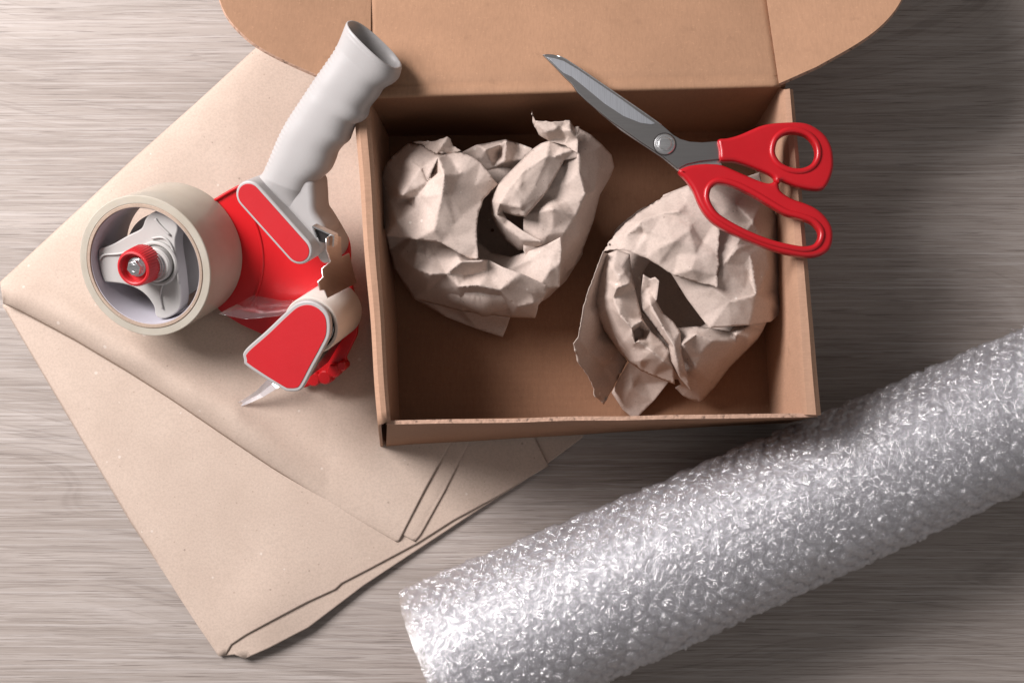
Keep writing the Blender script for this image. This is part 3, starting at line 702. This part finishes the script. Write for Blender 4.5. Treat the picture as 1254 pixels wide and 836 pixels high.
patch('wrapping_paper', [(120, 290, 7.4), (150, 245, 7.4), (185, 205, 7.4), (230, 170, 7.6), (300, 125, 8.0), (345, 102, 8.2), (380, 90, 8.6), (430, 150, 9.4), (455, 200, 9.6), (472, 216, 9.7), (468, 250, 9.6), (465, 290, 9.4), (471, 330, 9.4), (462, 360, 9.3), (466, 398, 9.2), (440, 390, 9.0), (410, 386, 8.9), (370, 374, 8.8), (330, 360, 8.8), (290, 334, 8.8), (250, 310, 8.7), (210, 294, 8.6), (175, 284, 8.3), (145, 284, 7.9)],
      [(232, 200, 9.2), (240, 235, 8.6), (345, 170, 9.8), (300, 175, 9.4), (370, 145, 9.4), (330, 260, 9.6), (290, 280, 9.4), (400, 300, 9.4), (385, 345, 9.7), (190, 240, 8.6), (380, 230, 9.8), (420, 260, 9.2), (345, 300, 9.2)],
      [(0, 1), (2, 3), (2, 4), (5, 6), (7, 8), (10, 11)], torn=.7, a1=.13, a2=.06, ridges=.4, **K2)

# ------------------------------------------------------------------ tape dispenser
tn = R(27.0)
gn = Vector((-.5627 * math.sin(tn), -.8267 * math.sin(tn), math.cos(tn)))
O = P(219.1, 306.6, .029)
G = Frame(O, gn)
disp = empty('tape_dispenser', P(290, 380, .006))
tag(disp, 'red and pale grey handheld packing tape dispenser leaning on the box corner', 'tape dispenser')
gp = lambda L, w: [G.uv(x, y, w) for x, y in L]
def off_px(L, w, o): return gp(L, w)
# red side plate
pl_px = [(240, 262), (262, 246), (288, 231), (312, 222), (345, 222), (380, 238), (403, 264), (420, 283), (427, 299), (428, 320), (432, 350), (440, 385), (438, 410), (424, 438), (428, 447), (420, 455), (411, 456), (411, 464), (402, 470), (388, 468), (372, 475), (350, 445), (325, 410), (296, 397), (272, 382), (245, 350), (225, 320)]
plate('side_plate', [rounded(gp(pl_px, -.002), .0025)], G, -.002, .0032, .0008, M['red'], disp)
rim_px = [(262, 246), (288, 231), (312, 222), (345, 222), (380, 238), (403, 264), (420, 283), (427, 299), (428, 320)]
tube('plate_rim', [G.p(x, y, .0004) for x, y in catmull(rim_px, 4, False)], .0012, M['red'], disp, 8)
cu0, cv0 = G.uv(219.1, 306.6, 0)
rr0 = .0625
arc = [G.at(cu0 + rr0 * math.cos(a), cv0 + rr0 * math.sin(a), -.0003) for a in np.linspace(R(-38), R(40), 30)]
tube('plate_ridge', arc, .0011, M['red'], disp, 8)
tube('plate_ridge', [G.p(x, y, .0000) for x, y in [(330, 377), (360, 374), (392, 352)]], .0009, M['red'], disp, 8)

# tape roll: clear tape wound on a brown core with a white liner (its own thing on the dispenser)
Rt, Rc, Ri, wt = .0476, .0423, .0397, .0484
cun, cvn = cu0, cv0
roll = empty('packing_tape_roll', G.at(cun, cvn, 0))
tag(roll, 'roll of clear packing tape on a cardboard core mounted on the red dispenser', 'tape roll')
lathe('tape', [(Rc + .0001, 0), (Rt - .0004, 0), (Rt, .0004), (Rt, wt - .0006), (Rt - .0005, wt), (Rc + .0001, wt), (Rc + .0001, 0)], G, cun, cvn, M['tape'], roll, 128)
lathe('core', [(Ri, .0005), (Rc, .0005), (Rc, wt - .0005), (Rc - .0006, wt + .0003), (Ri + .0002, wt + .0003), (Ri, wt - .0002), (Ri, .0005)], G, cun, cvn, M['core'], roll, 128)
lathe('core_liner', [(Ri - .0002, .0008), (Ri - .0001, .0008), (Ri - .0001, wt - .0008), (Ri - .0005, wt - .0008), (Ri - .0005, .0008), (Ri - .0002, .0008)], G, cun, cvn, M['liner'], roll, 96)
# tape web from the roll to the roller
def strip(name, A, B, n, mat, parent, wob=.0004):
    vs, fs = [], []
    for i in range(n + 1):
        t = i / n
        for q in (A, B):
            k = t * (len(q) - 1); a = int(min(k, len(q) - 2)); vs.append(Vector(q[a]).lerp(Vector(q[a + 1]), k - a) + G.n * (wob * math.sin(9 * t + (3 if q is B else 0))))
    for i in range(n): fs.append((2 * i, 2 * i + 1, 2 * i + 3, 2 * i + 2))
    o = mesh(name, vs, fs, mat, parent, True); m = o.modifiers.new('t', 'SOLIDIFY'); m.thickness = .0001; return o
web_mat = mat_film('tape_web_film', .06, .5, .05, .08, .04)
strip('tape_web', [G.p(*q) for q in ((268, 384, .047), (300, 391, .046), (349, 386, .0425))], [G.p(*q) for q in ((310, 362, .003), (345, 368, .003), (388, 366, .003))], 14, web_mat, roll)
# hub
hw = .0400
hub_px = [(112.5, 310), (115.8, 306), (135, 300.5), (157, 288), (173.6, 279.8), (176.3, 270), (180.5, 264.7), (188.7, 259), (198.4, 262), (216.3, 274.3), (217.6, 282.6), (214.3, 293.6), (215.4, 310), (217.6, 324), (220.4, 346), (221.8, 370.7), (217.6, 381.7), (203.9, 390), (192.9, 389.4), (188.2, 383), (190, 379), (181.8, 365), (170.8, 355.5), (154.3, 348.6), (135, 346), (121.3, 345.3), (114.4, 337.6)]
hub_loop = catmull(gp(hub_px, hw), 3)
hub_loop = [tuple(p) for p in resample(hub_loop + hub_loop[:1], 150)[:-1]]
hub_loop = [(cun + (u - cun) * min(1, (Ri - .001) / max(1e-6, math.hypot(u - cun, v - cvn))), cvn + (v - cvn) * min(1, (Ri - .001) / max(1e-6, math.hypot(u - cun, v - cvn)))) for u, v in hub_loop]
for _ in range(3): hub_loop = [tuple((np.array(hub_loop[i - 1]) + 2 * np.array(hub_loop[i]) + np.array(hub_loop[(i + 1) % len(hub_loop)])) / 4) for i in range(len(hub_loop))]
hub = plate('hub', [hub_loop], G, hw - .006, .012, .0012, M['hub'], disp, 4)
hub_floor = lathe('hub_drum', [(.001, .001), (.0300, .001), (.0300, .018), (.001, .018)], G, cun, cvn, M['hub'], disp, 64)
hc = G.uv(193, 322, hw + .001)
lathe('hub_ring', [(.0125, hw - .001), (.0150, hw - .001), (.0150, hw + .0022), (.0142, hw + .0030), (.0132, hw + .0030), (.0125, hw + .0022), (.0125, hw - .001)], G, *hc, M['hub'], disp, 64)
lathe('hub_boss', [(.001, hw - .001), (.0118, hw - .001), (.0118, hw + .006), (.0108, hw + .007), (.001, hw + .007)], G, *hc, M['hub'], disp, 48)
for arm in ([(186, 292), (200, 291), (210, 302), (216, 325), (219, 346)], [(170, 300), (150, 310), (128, 312), (122, 318)], [(200, 345), (196, 362), (199, 378)], [(190, 268), (196, 276), (208, 288)]):
    tube('hub_ridge', [G.p(x, y, hw + .0008) for x, y in catmull(arm, 4, False)], .0008, M['hub'], disp, 8)
kc = G.uv(162, 329.5, .0625)
# steel washers and spring under the knob, in line with the axle
for k in range(4):
    lathe('washer', [(.003, hw + .0062 + k * .0014), (.0092 - k * .0003, hw + .0062 + k * .0014), (.0092 - k * .0003, hw + .0072 + k * .0014), (.003, hw + .0072 + k * .0014)], G, hc[0] + (kc[0] - hc[0]) * k / 8, hc[1] + (kc[1] - hc[1]) * k / 8, M['chrome'], disp, 40)
kn = lambda a, i: 1 + (.012 * (1 if math.sin(a * 44) > 0 else -1) if i in (1, 2, 3) else 0)
knob = lathe('tension_knob', [(.003, .0460), (.0128, .0460), (.0128, .0475), (.0122, .0595), (.0114, .0612), (.0102, .0616), (.0094, .0610), (.0088, .0560), (.003, .0555)], G, *kc, M['redlab'], disp, 176, kn, 30)
lathe('knob_washer', [(.0025, .0556), (.0064, .0556), (.0064, .0568), (.0025, .0568)], G, *kc, M['chrome'], knob, 40)
hx = lambda r: [(kc[0] + r * math.cos(R(60 * k + 12)), kc[1] + r * math.sin(R(60 * k + 12))) for k in range(6)]
plate('bolt', [hx(.0052)], G, .0590, .0040, .0006, M['chrome'], knob)
lathe('bolt_dimple', [(.0020, .0606), (.0026, .0606), (.0028, .0613), (.0022, .0613), (.0020, .0606)], G, *kc, M['chrome'], knob, 24)

# handle ------------------------------------------------------------
hz = .022; hth = .0150
Lp = [(324, 214), (330, 200), (335.5, 186.6), (349.5, 155.5), (368, 126), (390, 93), (411.7, 62), (422.6, 40), (428, 27)]
Rp = [(384, 236), (391, 222), (408, 205), (425.5, 178), (447.5, 149), (463, 121), (479, 104), (488.5, 92), (491, 84)]
Lu = catmull([G.uv(x, y, hz) for x, y in Lp], 8, False)
# finger side is wavy: denser points
Rp = [(384, 266), (381, 256), (379, 247), (381, 236), (387, 224), (396, 216), (404, 208), (409, 197), (412.5, 187), (419, 179), (426, 173), (430, 163), (435, 152.4), (443, 149), (448.5, 143), (451, 133), (461.5, 120), (468, 110), (479, 103.5), (486, 97), (489, 87)]
Lp = [(306, 232), (311, 224), (316, 217), (324, 211), (330, 200), (335.5, 187), (342, 171), (349.5, 155.5), (358, 141), (368, 126), (379, 109.5), (390, 93), (400, 79), (411.7, 62), (418, 49), (423, 37), (427, 27)]
NS = 220
Lr = None; Rr = None
hb, he = np.array(G.uv(352, 232, hz)), np.array(G.uv(458, 57, hz)); hd = (he - hb) / np.hypot(*(he - hb))
def stations(px):
    L = [np.array(p) for p in catmull([G.uv(x, y, hz) for x, y in px], 6, False)]
    s_ = np.array([p @ hd for p in L]); o_ = np.argsort(s_, kind='stable'); s_ = s_[o_]; L = [L[i] for i in o_]
    return [np.array([np.interp(t, s_, [p[k] for p in L]) for k in (0, 1)]) for t in np.linspace(s_[0], s_[-1], NS)]
Lr, Rr = stations(Lp), stations(Rp)
def build_handle():
    vs, fs = [], []; sg = 56
    def ring(a, b, th, sc=1.0, ribs=0.0):
        c = (a + b) / 2; h = (b - a) / 2
        for k in range(sg):
            t = 2 * math.pi * k / sg; cx, sx = math.cos(t), math.sin(t)
            e = .78
            x = math.copysign(abs(cx) ** e, cx); y = math.copysign(abs(sx) ** e, sx)
            r = 1.0 + ribs * min(1, max(0, (-cx - .62) * 6))
            vs.append(G.at(c[0] + h[0] * x * sc * r, c[1] + h[1] * x * sc * r, hz + th * y * sc))
    for i in range(NS):
        t = i / (NS - 1)
        th = hth * (1.0 + .10 * (t > .9) * (t - .9) * 10) * (1 if t < .985 else .985)
        th *= min(1, .72 + 2.2 * t)
        rib = .022 * math.sin(i * 2 * math.pi / 5.0) if .16 < t < .88 else 0
        ring(Lr[i], Rr[i], th, 1.0, rib)
    # rounded lip and hollow inside
    dvec = ((Lr[-1] + Rr[-1]) / 2 - (Lr[-6] + Rr[-6]) / 2); dvec = dvec / np.hypot(*dvec)
    for off, sc in ((.0010, .985), (.0014, .95), (.0008, .90), (-.002, .87)):
        ring(Lr[-1] + dvec * off, Rr[-1] + dvec * off, hth * 1.09, sc)
    for bk in (12, 24, 40, 60, 90): ring(Lr[-1 - bk], Rr[-1 - bk], hth, .84)
    n = len(vs) // sg
    for i in range(n - 1):
        for k in range(sg): fs.append((i * sg + k, i * sg + (k + 1) % sg, (i + 1) * sg + (k + 1) % sg, (i + 1) * sg + k))
    fs.append(tuple(range(sg))[::-1]); fs.append(tuple((n - 1) * sg + k for k in range(sg)))
    o = mesh('handle', vs, fs, M['grey'], disp, True); autosmooth(o, 62)
    return o
handle = build_handle()
# capsule head of the handle with its red inlay
def capsule(a, b, r, n=14):
    a, b = Vector(a), Vector(b); d = (b - a).normalized(); p = Vector((-d.y, d.x)); ang = math.atan2(d.y, d.x); out = []
    for k in range(n + 1): t = ang - math.pi / 2 + math.pi * k / n; out.append((b.x + r * math.cos(t), b.y + r * math.sin(t)))
    for k in range(n + 1): t = ang + math.pi / 2 + math.pi * k / n; out.append((a.x + r * math.cos(t), a.y + r * math.sin(t)))
    return out
cw = .044
ca, cb = G.uv(305.5, 239.5, cw), G.uv(365, 306, cw)
plate('handle_base', [capsule(ca, cb, .0096)], G, cw / 2, cw, .0014, M['grey'], disp, 4)
plate('handle_label', [capsule(ca, cb, .0077)], G, cw + .0001, .0006, .0002, M['redlab'], disp)
# shoulder between grip and base
sh_px = [(300, 228), (314, 220), (330, 214), (354, 210), (378, 222), (382, 240), (384, 262), (396, 285), (388, 308), (376, 316), (350, 285), (322, 250)]
plate('handle_shoulder', [[tuple(p) for p in resample((lambda q: q + q[:1])(catmull(gp(sh_px, .036), 5)), 90)[:-1]]], G, .019, .028, .0045, M['grey'], disp, 5)
foot_px = [(330, 222), (384, 232), (404, 255), (419, 280), (427, 296), (421, 312), (405, 318), (396, 300), (370, 270)]
plate('handle_foot', [rounded(gp(foot_px, .004), .005)], G, .010, .022, .003, M['grey'], disp, 4)
# pressure spring box and the brace plate with its stepped cutting edge
def sheet_metal(name, edge, depth_w, mat, parent, thick=.0009):
    """edge: (px, py, w) on the near side; the plate runs from it down along the frame normal to height depth_w"""
    vs, fs = [], []
    for x, y, w in edge:
        u, v = G.uv(x, y, w); vs += [G.at(u, v, w), G.at(u, v, depth_w)]
    for i in range(len(edge) - 1): fs.append((2 * i, 2 * i + 1, 2 * i + 3, 2 * i + 2))
    o = mesh(name, vs, fs, mat, parent); m = o.modifiers.new('t', 'SOLIDIFY'); m.thickness = thick; m.offset = 0
    return o
# the brace: a flat plane through line A-B (along the plate) and the normal; steps are steps in w
A = Vector(G.uv(409, 290, .040)); B = Vector(G.uv(401.5, 363, .040))
def brace():
    a3, b3 = G.p(404, 313, .045), G.p(401, 364.6, .045)
    BF = Frame(a3, (b3 - a3).cross(G.n))
    px = [(406.4, 287), (399.5, 292), (399.5, 305.5), (402.5, 313), (404.5, 320.5), (394, 329.5), (395.5, 339.7), (389.3, 345), (391.8, 355), (397, 354.4), (401, 364.6), (437, 346), (435, 343), (427, 310), (418, 315), (417, 300), (417, 290)]
    o = plate('brace_plate', [[BF.uv(*q) for q in px]], BF, 0, .0010, .0002, M['brace'], disp)
    tube('blade_edge', [BF.p(*q) for q in px[:11]], .0004, M['chrome'], o, 6)
brace()
for q0, q1 in (((383, 277), (409, 289)), ((383, 277), (388, 291)), ((409, 289), (408, 302))):
    a, b = Vector(G.uv(*q0, .046)), Vector(G.uv(*q1, .046))
    vs = [G.at(a.x, a.y, .0465), G.at(b.x, b.y, .0465), G.at(b.x, b.y, .040), G.at(a.x, a.y, .040)]
    o = mesh('spring_bracket', vs, [(0, 1, 2, 3)], M['chrome'], disp); m = o.modifiers.new('t', 'SOLIDIFY'); m.thickness = .001; m.offset = 0
plate('bracket_slot', [gp([(384, 279), (406, 288), (406, 300), (391, 296)], .0440)], G, .0415, .005, .0003, M['dark'], disp)
# roller
rw = .043; rc = G.uv(381, 398.5, rw); Rr_ = .0192
lathe('roller', [(.0165, .001), (Rr_, .001), (Rr_, rw - .0012), (Rr_ - .0008, rw), (Rr_ - .0024, rw), (Rr_ - .003, rw - .0008), (Rr_ - .003, rw - .02), (.0165, .001)], G, *rc, M['roller'], disp, 96)
lathe('roller_inner', [(.004, .004), (.0135, .004), (.0135, rw - .004), (.0128, rw - .003), (.004, rw - .003)], G, *rc, M['dark'], disp, 64)
sp = [G.at(rc[0] + .0147 * math.cos(a), rc[1] + .0147 * math.sin(a), rw - .007 + .0016 * a / 6.28) for a in np.linspace(0, 6.28 * 3, 110)]
tube('spring', sp, .0006, M['chrome'], disp, 6)
# front cover with red inlay
cov_px = [(364, 371), (380, 368.5), (395, 376), (403.5, 389), (404, 410), (396, 428), (384, 450), (373, 471), (367, 478), (356, 479.5), (345, 476), (303, 449), (298.5, 440), (299.5, 429), (326, 405), (349, 383)]
ww = .049
cov = catmull(gp(cov_px, ww), 6); cov = [tuple(p) for p in resample(cov + cov[:1], 90)[:-1]]
plate('roller_cover', [cov], G, ww - .002, .0045, .0012, M['grey'], disp, 3)
cc = np.mean(np.array(cov), 0); 
plate('cover_label', [inset(cov, .0026)], G, ww + .0003, .0006, .0002, M['redlab'], disp)
# rib joining the cover to the side plate, and the dark wiper bar under the roller
def wallseg(name, q, w0, w1, mat, parent, thick=.002, wq=None):
    vs, fs = [], []
    for x, y in q:
        u, v = G.uv(x, y, wq or w1); vs += [G.at(u, v, w1), G.at(u, v, w0)]
    for i in range(len(q) - 1): fs.append((2 * i, 2 * i + 1, 2 * i + 3, 2 * i + 2))
    o = mesh(name, vs, fs, mat, parent, True); m = o.modifiers.new('t', 'SOLIDIFY'); m.thickness = thick; m.offset = 0; return o
wallseg('wiper_bar', [(370, 467), (386, 440), (401, 414)], .002, .0465, M['dark'], disp, .0012)
wallseg('wiper_strip', [(383, 437), (396, 418), (402, 404)], .004, .0455, M['chrome'], disp, .0006)
# gear-like thumb pads below on the red plate
for x, y, r in ((385, 463, .0052), (399, 461, .0050), (410, 453, .0048), (420, 447, .0036)):
    u, v = G.uv(x, y, .001)
    lathe('grip_lobe', [(.0005, -.003), (r, -.003), (r, .003), (r - .001, .004), (.0005, .004)], G, u, v, M['red'], disp, 28)
# clear tape tail
tv = [(352, 456, .020), (333, 470, .018), (318, 482, .012), (300, 492, .0075), (284, 499, .0055), (272, 504, .005)]
tw = [(10, 9), (10, 7), (7, 5), (4, 3.5), (2.5, 2), (.6, .6)]
vs, fs = [], []
for (x, y, z), (a, b) in zip(tv, tw):
    vs += [P(x - a * .55, y - b * .8, z + .0085), P(x, y, z + .0065), P(x + a * .6, y + b * .8, z + .0085)]
for i in range(len(tv) - 1):
    for k in (0, 1): fs.append((3 * i + k, 3 * i + k + 1, 3 * i + k + 4, 3 * i + k + 3))
o = mesh('tape_tail', vs, fs, M['tail'], roll); m = o.modifiers.new('t', 'SOLIDIFY'); m.thickness = .0001

# ------------------------------------------------------------------ scissors
sc = empty('scissors', P(815, 178, BT))
tag(sc, 'closed steel scissors with glossy red plastic handles lying across the open box', 'scissors')
SF = Frame(P(815, 176, .1275), (0, 0, 1))
q6 = lambda L: [(650 + x / 2.985, 50 + y / 2.985) for x, y in L]
su = lambda L, w: [SF.uv(x, y, w) for x, y in q6(L)]
lowb = [(150, 140), (140, 152), (180, 196), (250, 262), (330, 328), (400, 375), (480, 428), (536, 474), (560, 470), (640, 452), (700, 462), (690, 430), (600, 440), (520, 400), (400, 330), (250, 220), (200, 180)]
blade2 = plate('blade', [su(lowb, -.0022)], SF, -.0024, .0018, .0003, M['chrome'], sc)
upb = [(43, 53), (60, 51), (80, 52), (105, 58), (130, 70), (180, 103), (260, 158), (340, 213), (420, 268), (480, 310), (520, 345), (545, 360), (580, 370), (625, 373), (700, 367), (702, 432), (620, 441), (570, 452), (538, 469), (480, 422), (400, 370), (330, 320), (290, 293), (240, 252), (200, 218), (170, 190), (150, 160), (128, 140), (90, 100)]
blade1 = plate('blade', [su(upb, 0)], SF, 0, .0022, .0003, M['blade'], sc)
grd = [(100, 100), (75, 75), (58, 60), (85, 64), (120, 74), (175, 107), (255, 162), (335, 217), (410, 272), (455, 302), (440, 306), (400, 300), (340, 276), (270, 230), (200, 172), (150, 132), (120, 118)]
plate('ground_bevel', [su(grd, .0013)], SF, .0012, .0003, .0001, M['ground'], blade1)
edge = [(95, 55), (112, 60), (130, 69), (180, 102), (260, 157), (340, 212), (420, 267), (478, 308)]
tube('cutting_edge', [SF.p(*q, .0012) for q in q6(edge)], .00035, M['chrome'], blade1, 6)
pc = SF.uv(*q6([(490, 377)])[0], .002)
lathe('pivot_recess', [(.001, .0008), (.0073, .0008), (.0073, .00135), (.001, .00135)], SF, *pc, M['dark'], sc, 56)
lathe('pivot_screw', [(.001, .0005), (.0066, .0005), (.0066, .0016), (.0060, .0022), (.0052, .0023), (.0050, .0018), (.0043, .0018), (.0043, .0030), (.0036, .0036), (.001, .0037)], SF, *pc, M['chrome'], sc, 56)
hz2 = .0030
uh = [(684, 362), (720, 356), (765, 343), (830, 315), (870, 304), (920, 299), (970, 298), (1010, 303), (1045, 320), (1078, 348), (1100, 390), (1107, 440), (1103, 480), (1088, 520), (1068, 543), (1030, 545), (980, 535), (945, 522), (918, 512), (908, 522), (892, 514), (888, 500), (868, 486), (830, 470), (780, 451), (740, 441), (694, 437), (688, 400)]
uhole = [(893, 400), (903, 365), (930, 343), (965, 338), (1005, 349), (1033, 378), (1041, 415), (1027, 448), (995, 465), (955, 464), (918, 448), (898, 424)]
lh = [(539, 478), (565, 461), (600, 453), (650, 450), (700, 455), (760, 480), (830, 510), (870, 521), (890, 515), (905, 522), (912, 548), (950, 575), (1000, 593), (1040, 611), (1075, 640), (1100, 680), (1104, 725), (1090, 765), (1055, 786), (1010, 791), (950, 783), (880, 764), (800, 733), (720, 698), (670, 668), (635, 632), (612, 592), (592, 545), (566, 508)]
lhole = [(653, 570), (660, 540), (682, 524), (715, 526), (760, 541), (810, 566), (870, 602), (930, 636), (985, 652), (1025, 667), (1050, 695), (1050, 722), (1033, 744), (1000, 751), (950, 744), (880, 727), (800, 696), (730, 660), (685, 630), (663, 600)]
for nm, ol, hl_ in (('handle', uh, uhole), ('handle', lh, lhole)):
    h = plate(nm, [catmull(su(ol, hz2), 3), catmull(su(hl_, hz2), 3)], SF, .0005, .0085, .0026, M['scred'], sc, 5)
    # raised lip round the finger hole
    ring_px = catmull(q6(hl_), 4); cx_ = sum(p[0] for p in ring_px) / len(ring_px); cy_ = sum(p[1] for p in ring_px) / len(ring_px)
    loop = [SF.uv(x, y, .004) for x, y in ring_px]; loop = inset(loop, -.0020)
    tube('finger_loop', [SF.at(u, v, .0040) for u, v in loop], .0020, M['scred'], h, 14, True)

# ------------------------------------------------------------------ bubble wrap roll
RA, RB = .0525, .0470
A0 = P(527, 819, RA + .003); A1 = P(1254, 500, RB + .003)
ax = (A1 - A0).normalized(); LEN = (A1 - A0).length * 1.18
side = Vector((0, 0, 1)).cross(ax).normalized(); up = ax.cross(side)
up = Vector((0, 0, 1)) if up.z < .5 else up
bw = empty('bubble_wrap_roll', Vector((A0.x, A0.y, 0)))
tag(bw, 'thick roll of clear bubble wrap lying diagonally on the table in front of the box', 'bubble wrap')
def rad(s, th):
    base = RA + (RB - RA) * s / (LEN / 1.18)
    return base * (1 + .012 * noise.noise((s * 14, math.cos(th) * 1.6, math.sin(th) * 1.6)) + .006 * noise.noise((s * 40, math.cos(th) * 4, math.sin(th) * 4)))
def cyl(s, th, dr=0.0):
    r = rad(s, th) + dr
    return A0 + ax * s + side * (r * math.sin(th)) + up * (r * math.cos(th))
def surf(name, dr, mat, parent, ns=170, nt=130, start=0.0):
    vs, fs = [], []
    for i in range(ns + 1):
        s = start + (LEN - start) * i / ns
        for k in range(nt):
            th = 2 * math.pi * k / nt
            d = dr + .0009 * noise.noise((s * 90, math.cos(th) * 9, math.sin(th) * 9))
            sj = s + (.0025 * noise.noise((th * 4, dr * 900, 1)) if i == 0 else 0)
            vs.append(cyl(sj, th, d))
    for i in range(ns):
        for k in range(nt): fs.append((i * nt + k, i * nt + (k + 1) % nt, (i + 1) * nt + (k + 1) % nt, (i + 1) * nt + k))
    return mesh(name, vs, fs, mat, parent, True)
inner_roll = surf('inner_layers', -.0075, M['wrapcore'], bw, start=.004)
surf('film', -.0002, M['film'], bw)
surf('film', -.0044, M['film'], bw, start=.0015)
# bubbles: a handful of crinkled, half-flattened variants shared by all copies
def bubble_mesh(i):
    rr, hh = .0047, .0027; rings = [(1.0, 0), (.97, .42), (.86, .80), (.66, .95), (.45, 1.0), (.22, 1.02)]; sg = 16; vs, fs = [], []
    ph = i * 3.7; squash = random.uniform(.35, 1.0); tilt = random.uniform(-.35, .35); ta = random.uniform(0, 6.28)
    for j, (r, h) in enumerate(rings):
        for k in range(sg):
            a = 2 * math.pi * k / sg; x, y = math.cos(a) * r, math.sin(a) * r
            n = noise.noise((x * 2.2 + ph, y * 2.2, ph)) + .5 * noise.noise((x * 5 + ph, y * 5, ph + 4))
            n += .5 * (1 - 4 * abs(noise.noise((x * 1.6 + ph, y * 1.6, ph + 8))))
            z = h * (squash + tilt * (x * math.cos(ta) + y * math.sin(ta))) + .46 * n * min(1, h * 1.2)
            z = max(z, .02 * h)
            wob = 1 + .05 * math.sin(3 * a + ph)
            vs.append((x * rr * wob, y * rr * wob, z * hh))
    vs.append((0, 0, hh * (squash * 1.0 + .4 * noise.noise((ph, 0, ph)))))
    for j in range(len(rings) - 1):
        for k in range(sg): fs.append((j * sg + k, j * sg + (k + 1) % sg, (j + 1) * sg + (k + 1) % sg, (j + 1) * sg + k))
    t = (len(rings) - 1) * sg
    for k in range(sg): fs.append((t + k, t + (k + 1) % sg, len(vs) - 1))
    me = bpy.data.meshes.new('bubble'); me.from_pydata(vs, [], fs); me.materials.append(M['bubble']); me.shade_smooth()
    if i % 2: me.set_sharp_from_angle(angle=R(18))
    return me, vs, fs
BV = [bubble_mesh(i) for i in range(14)]
spots = []
pitch = .0101; ncirc = int(2 * math.pi * RA / (pitch * .87)); ncirc -= ncirc % 2
for j in range(int(LEN / pitch) - 1):
    for c in range(ncirc):
        s = .005 + pitch * (j + (.5 if c % 2 else 0)) + random.gauss(0, .0005); th = 2 * math.pi * c / ncirc + .02 * noise.noise((s * 20, c, 0)) + random.gauss(0, .008)
        d = (th + math.pi) % (2 * math.pi) - math.pi
        if abs(d) > 2.0: continue
        spots.append((s, th, d))
def to_px(p):
    v = Vector(p) - CAM; d = v
    x = d.x; y = d.y * ct + d.z * st; z = -d.y * st + d.z * ct
    return 627 + FPX * x / -z, 418 - FPX * y / -z
def bub_mat(s, th, dr, spin):
    p = cyl(s, th, dr); n = (side * math.sin(th) + up * math.cos(th)).normalized(); e = ax; f = n.cross(e)
    ca, sa = math.cos(spin), math.sin(spin); e2 = e * ca + f * sa; f2 = f * ca - e * sa
    return Matrix(((e2.x, f2.x, n.x, p.x), (e2.y, f2.y, n.y, p.y), (e2.z, f2.z, n.z, p.z), (0, 0, 0, 1)))
def score(t):
    x, y = to_px(cyl(t[0], t[1])); inn = 0 <= x <= 1254 and 0 <= y <= 836
    return (0 if inn else 10) + abs(t[2]) + .02 * random.random()
spots.sort(key=score)
BIG = [[], []]
def join_bub(acc, mtx, i):
    _, vs, fs = BV[i]; o = len(acc[0]); acc[0].extend(mtx @ Vector(v) for v in vs); acc[1].extend(tuple(q + o for q in f) for f in fs)
for n, (s, th, d) in enumerate(spots):
    i = random.randrange(len(BV)); mt = bub_mat(s, th, 0, random.uniform(0, 6.28))
    if n < 300:
        o = bpy.data.objects.new('bubble', BV[i][0]); COL.objects.link(o); o.parent = bw; o.matrix_basis = mt
    else: join_bub(BIG, mt, i)
o = mesh('bubble', BIG[0], BIG[1], M['bubble'], bw, True); tag(o, kind='stuff')
LOW = [[], []]
for s, th, d in spots:
    join_bub(LOW, bub_mat(s + .004, th + .07, -.0042, random.uniform(0, 6.28)), random.randrange(len(BV)))
o = mesh('inner_bubbles', LOW[0], LOW[1], M['bubble'], bw, True); tag(o, kind='stuff')

# loose end of the wrap lying on the table behind the roll
lv, lf = [], []; LE = [[], []]
s0 = .43
for i in range(31):
    s_ = s0 + (LEN - s0) * i / 30
    for k, (o_, z_) in enumerate(((-.010, .004), (.0, .0030), (.008, .0022), (.014 + .003 * noise.noise((s_ * 60, 2, 1)), .0030))):
        wd = min(1, (s_ - s0) / .12); lv.append(A0 - up * A0.z + ax * s_ + side * (rad(s_, 0) * .96 + o_ * wd) + Vector((0, 0, z_ + .001 * noise.noise((s_ * 50, k, 0)))))
for i in range(30):
    for k in range(3): lf.append((4 * i + k, 4 * i + k + 1, 4 * i + k + 5, 4 * i + k + 4))
mesh('loose_end', lv, lf, M['film'], bw, True)
for i in range(int((LEN - s0 - .03) / .0101)):
    for k in range(2):
        s_ = s0 + .03 + .0101 * (i + .5 * k); wd = min(1, (s_ - s0) / .12); p = A0 - up * A0.z + ax * s_ + side * (rad(s_, 0) * .96 + (.010 * k - .001) * wd) + Vector((0, 0, .003))
        join_bub(LE, Matrix.Translation(p) @ Matrix.Rotation(random.uniform(0, 6), 4, 'Z'), random.randrange(len(BV)))
o = mesh('loose_bubbles', LE[0], LE[1], M['bubble'], bw, True); tag(o, kind='stuff')

# ------------------------------------------------------------------ move every Empty to its thing's base without moving its parts
for e, loc in EMPTIES:
    e.location = loc
    for ch in e.children: ch.matrix_parent_inverse = Matrix.Translation(-loc)
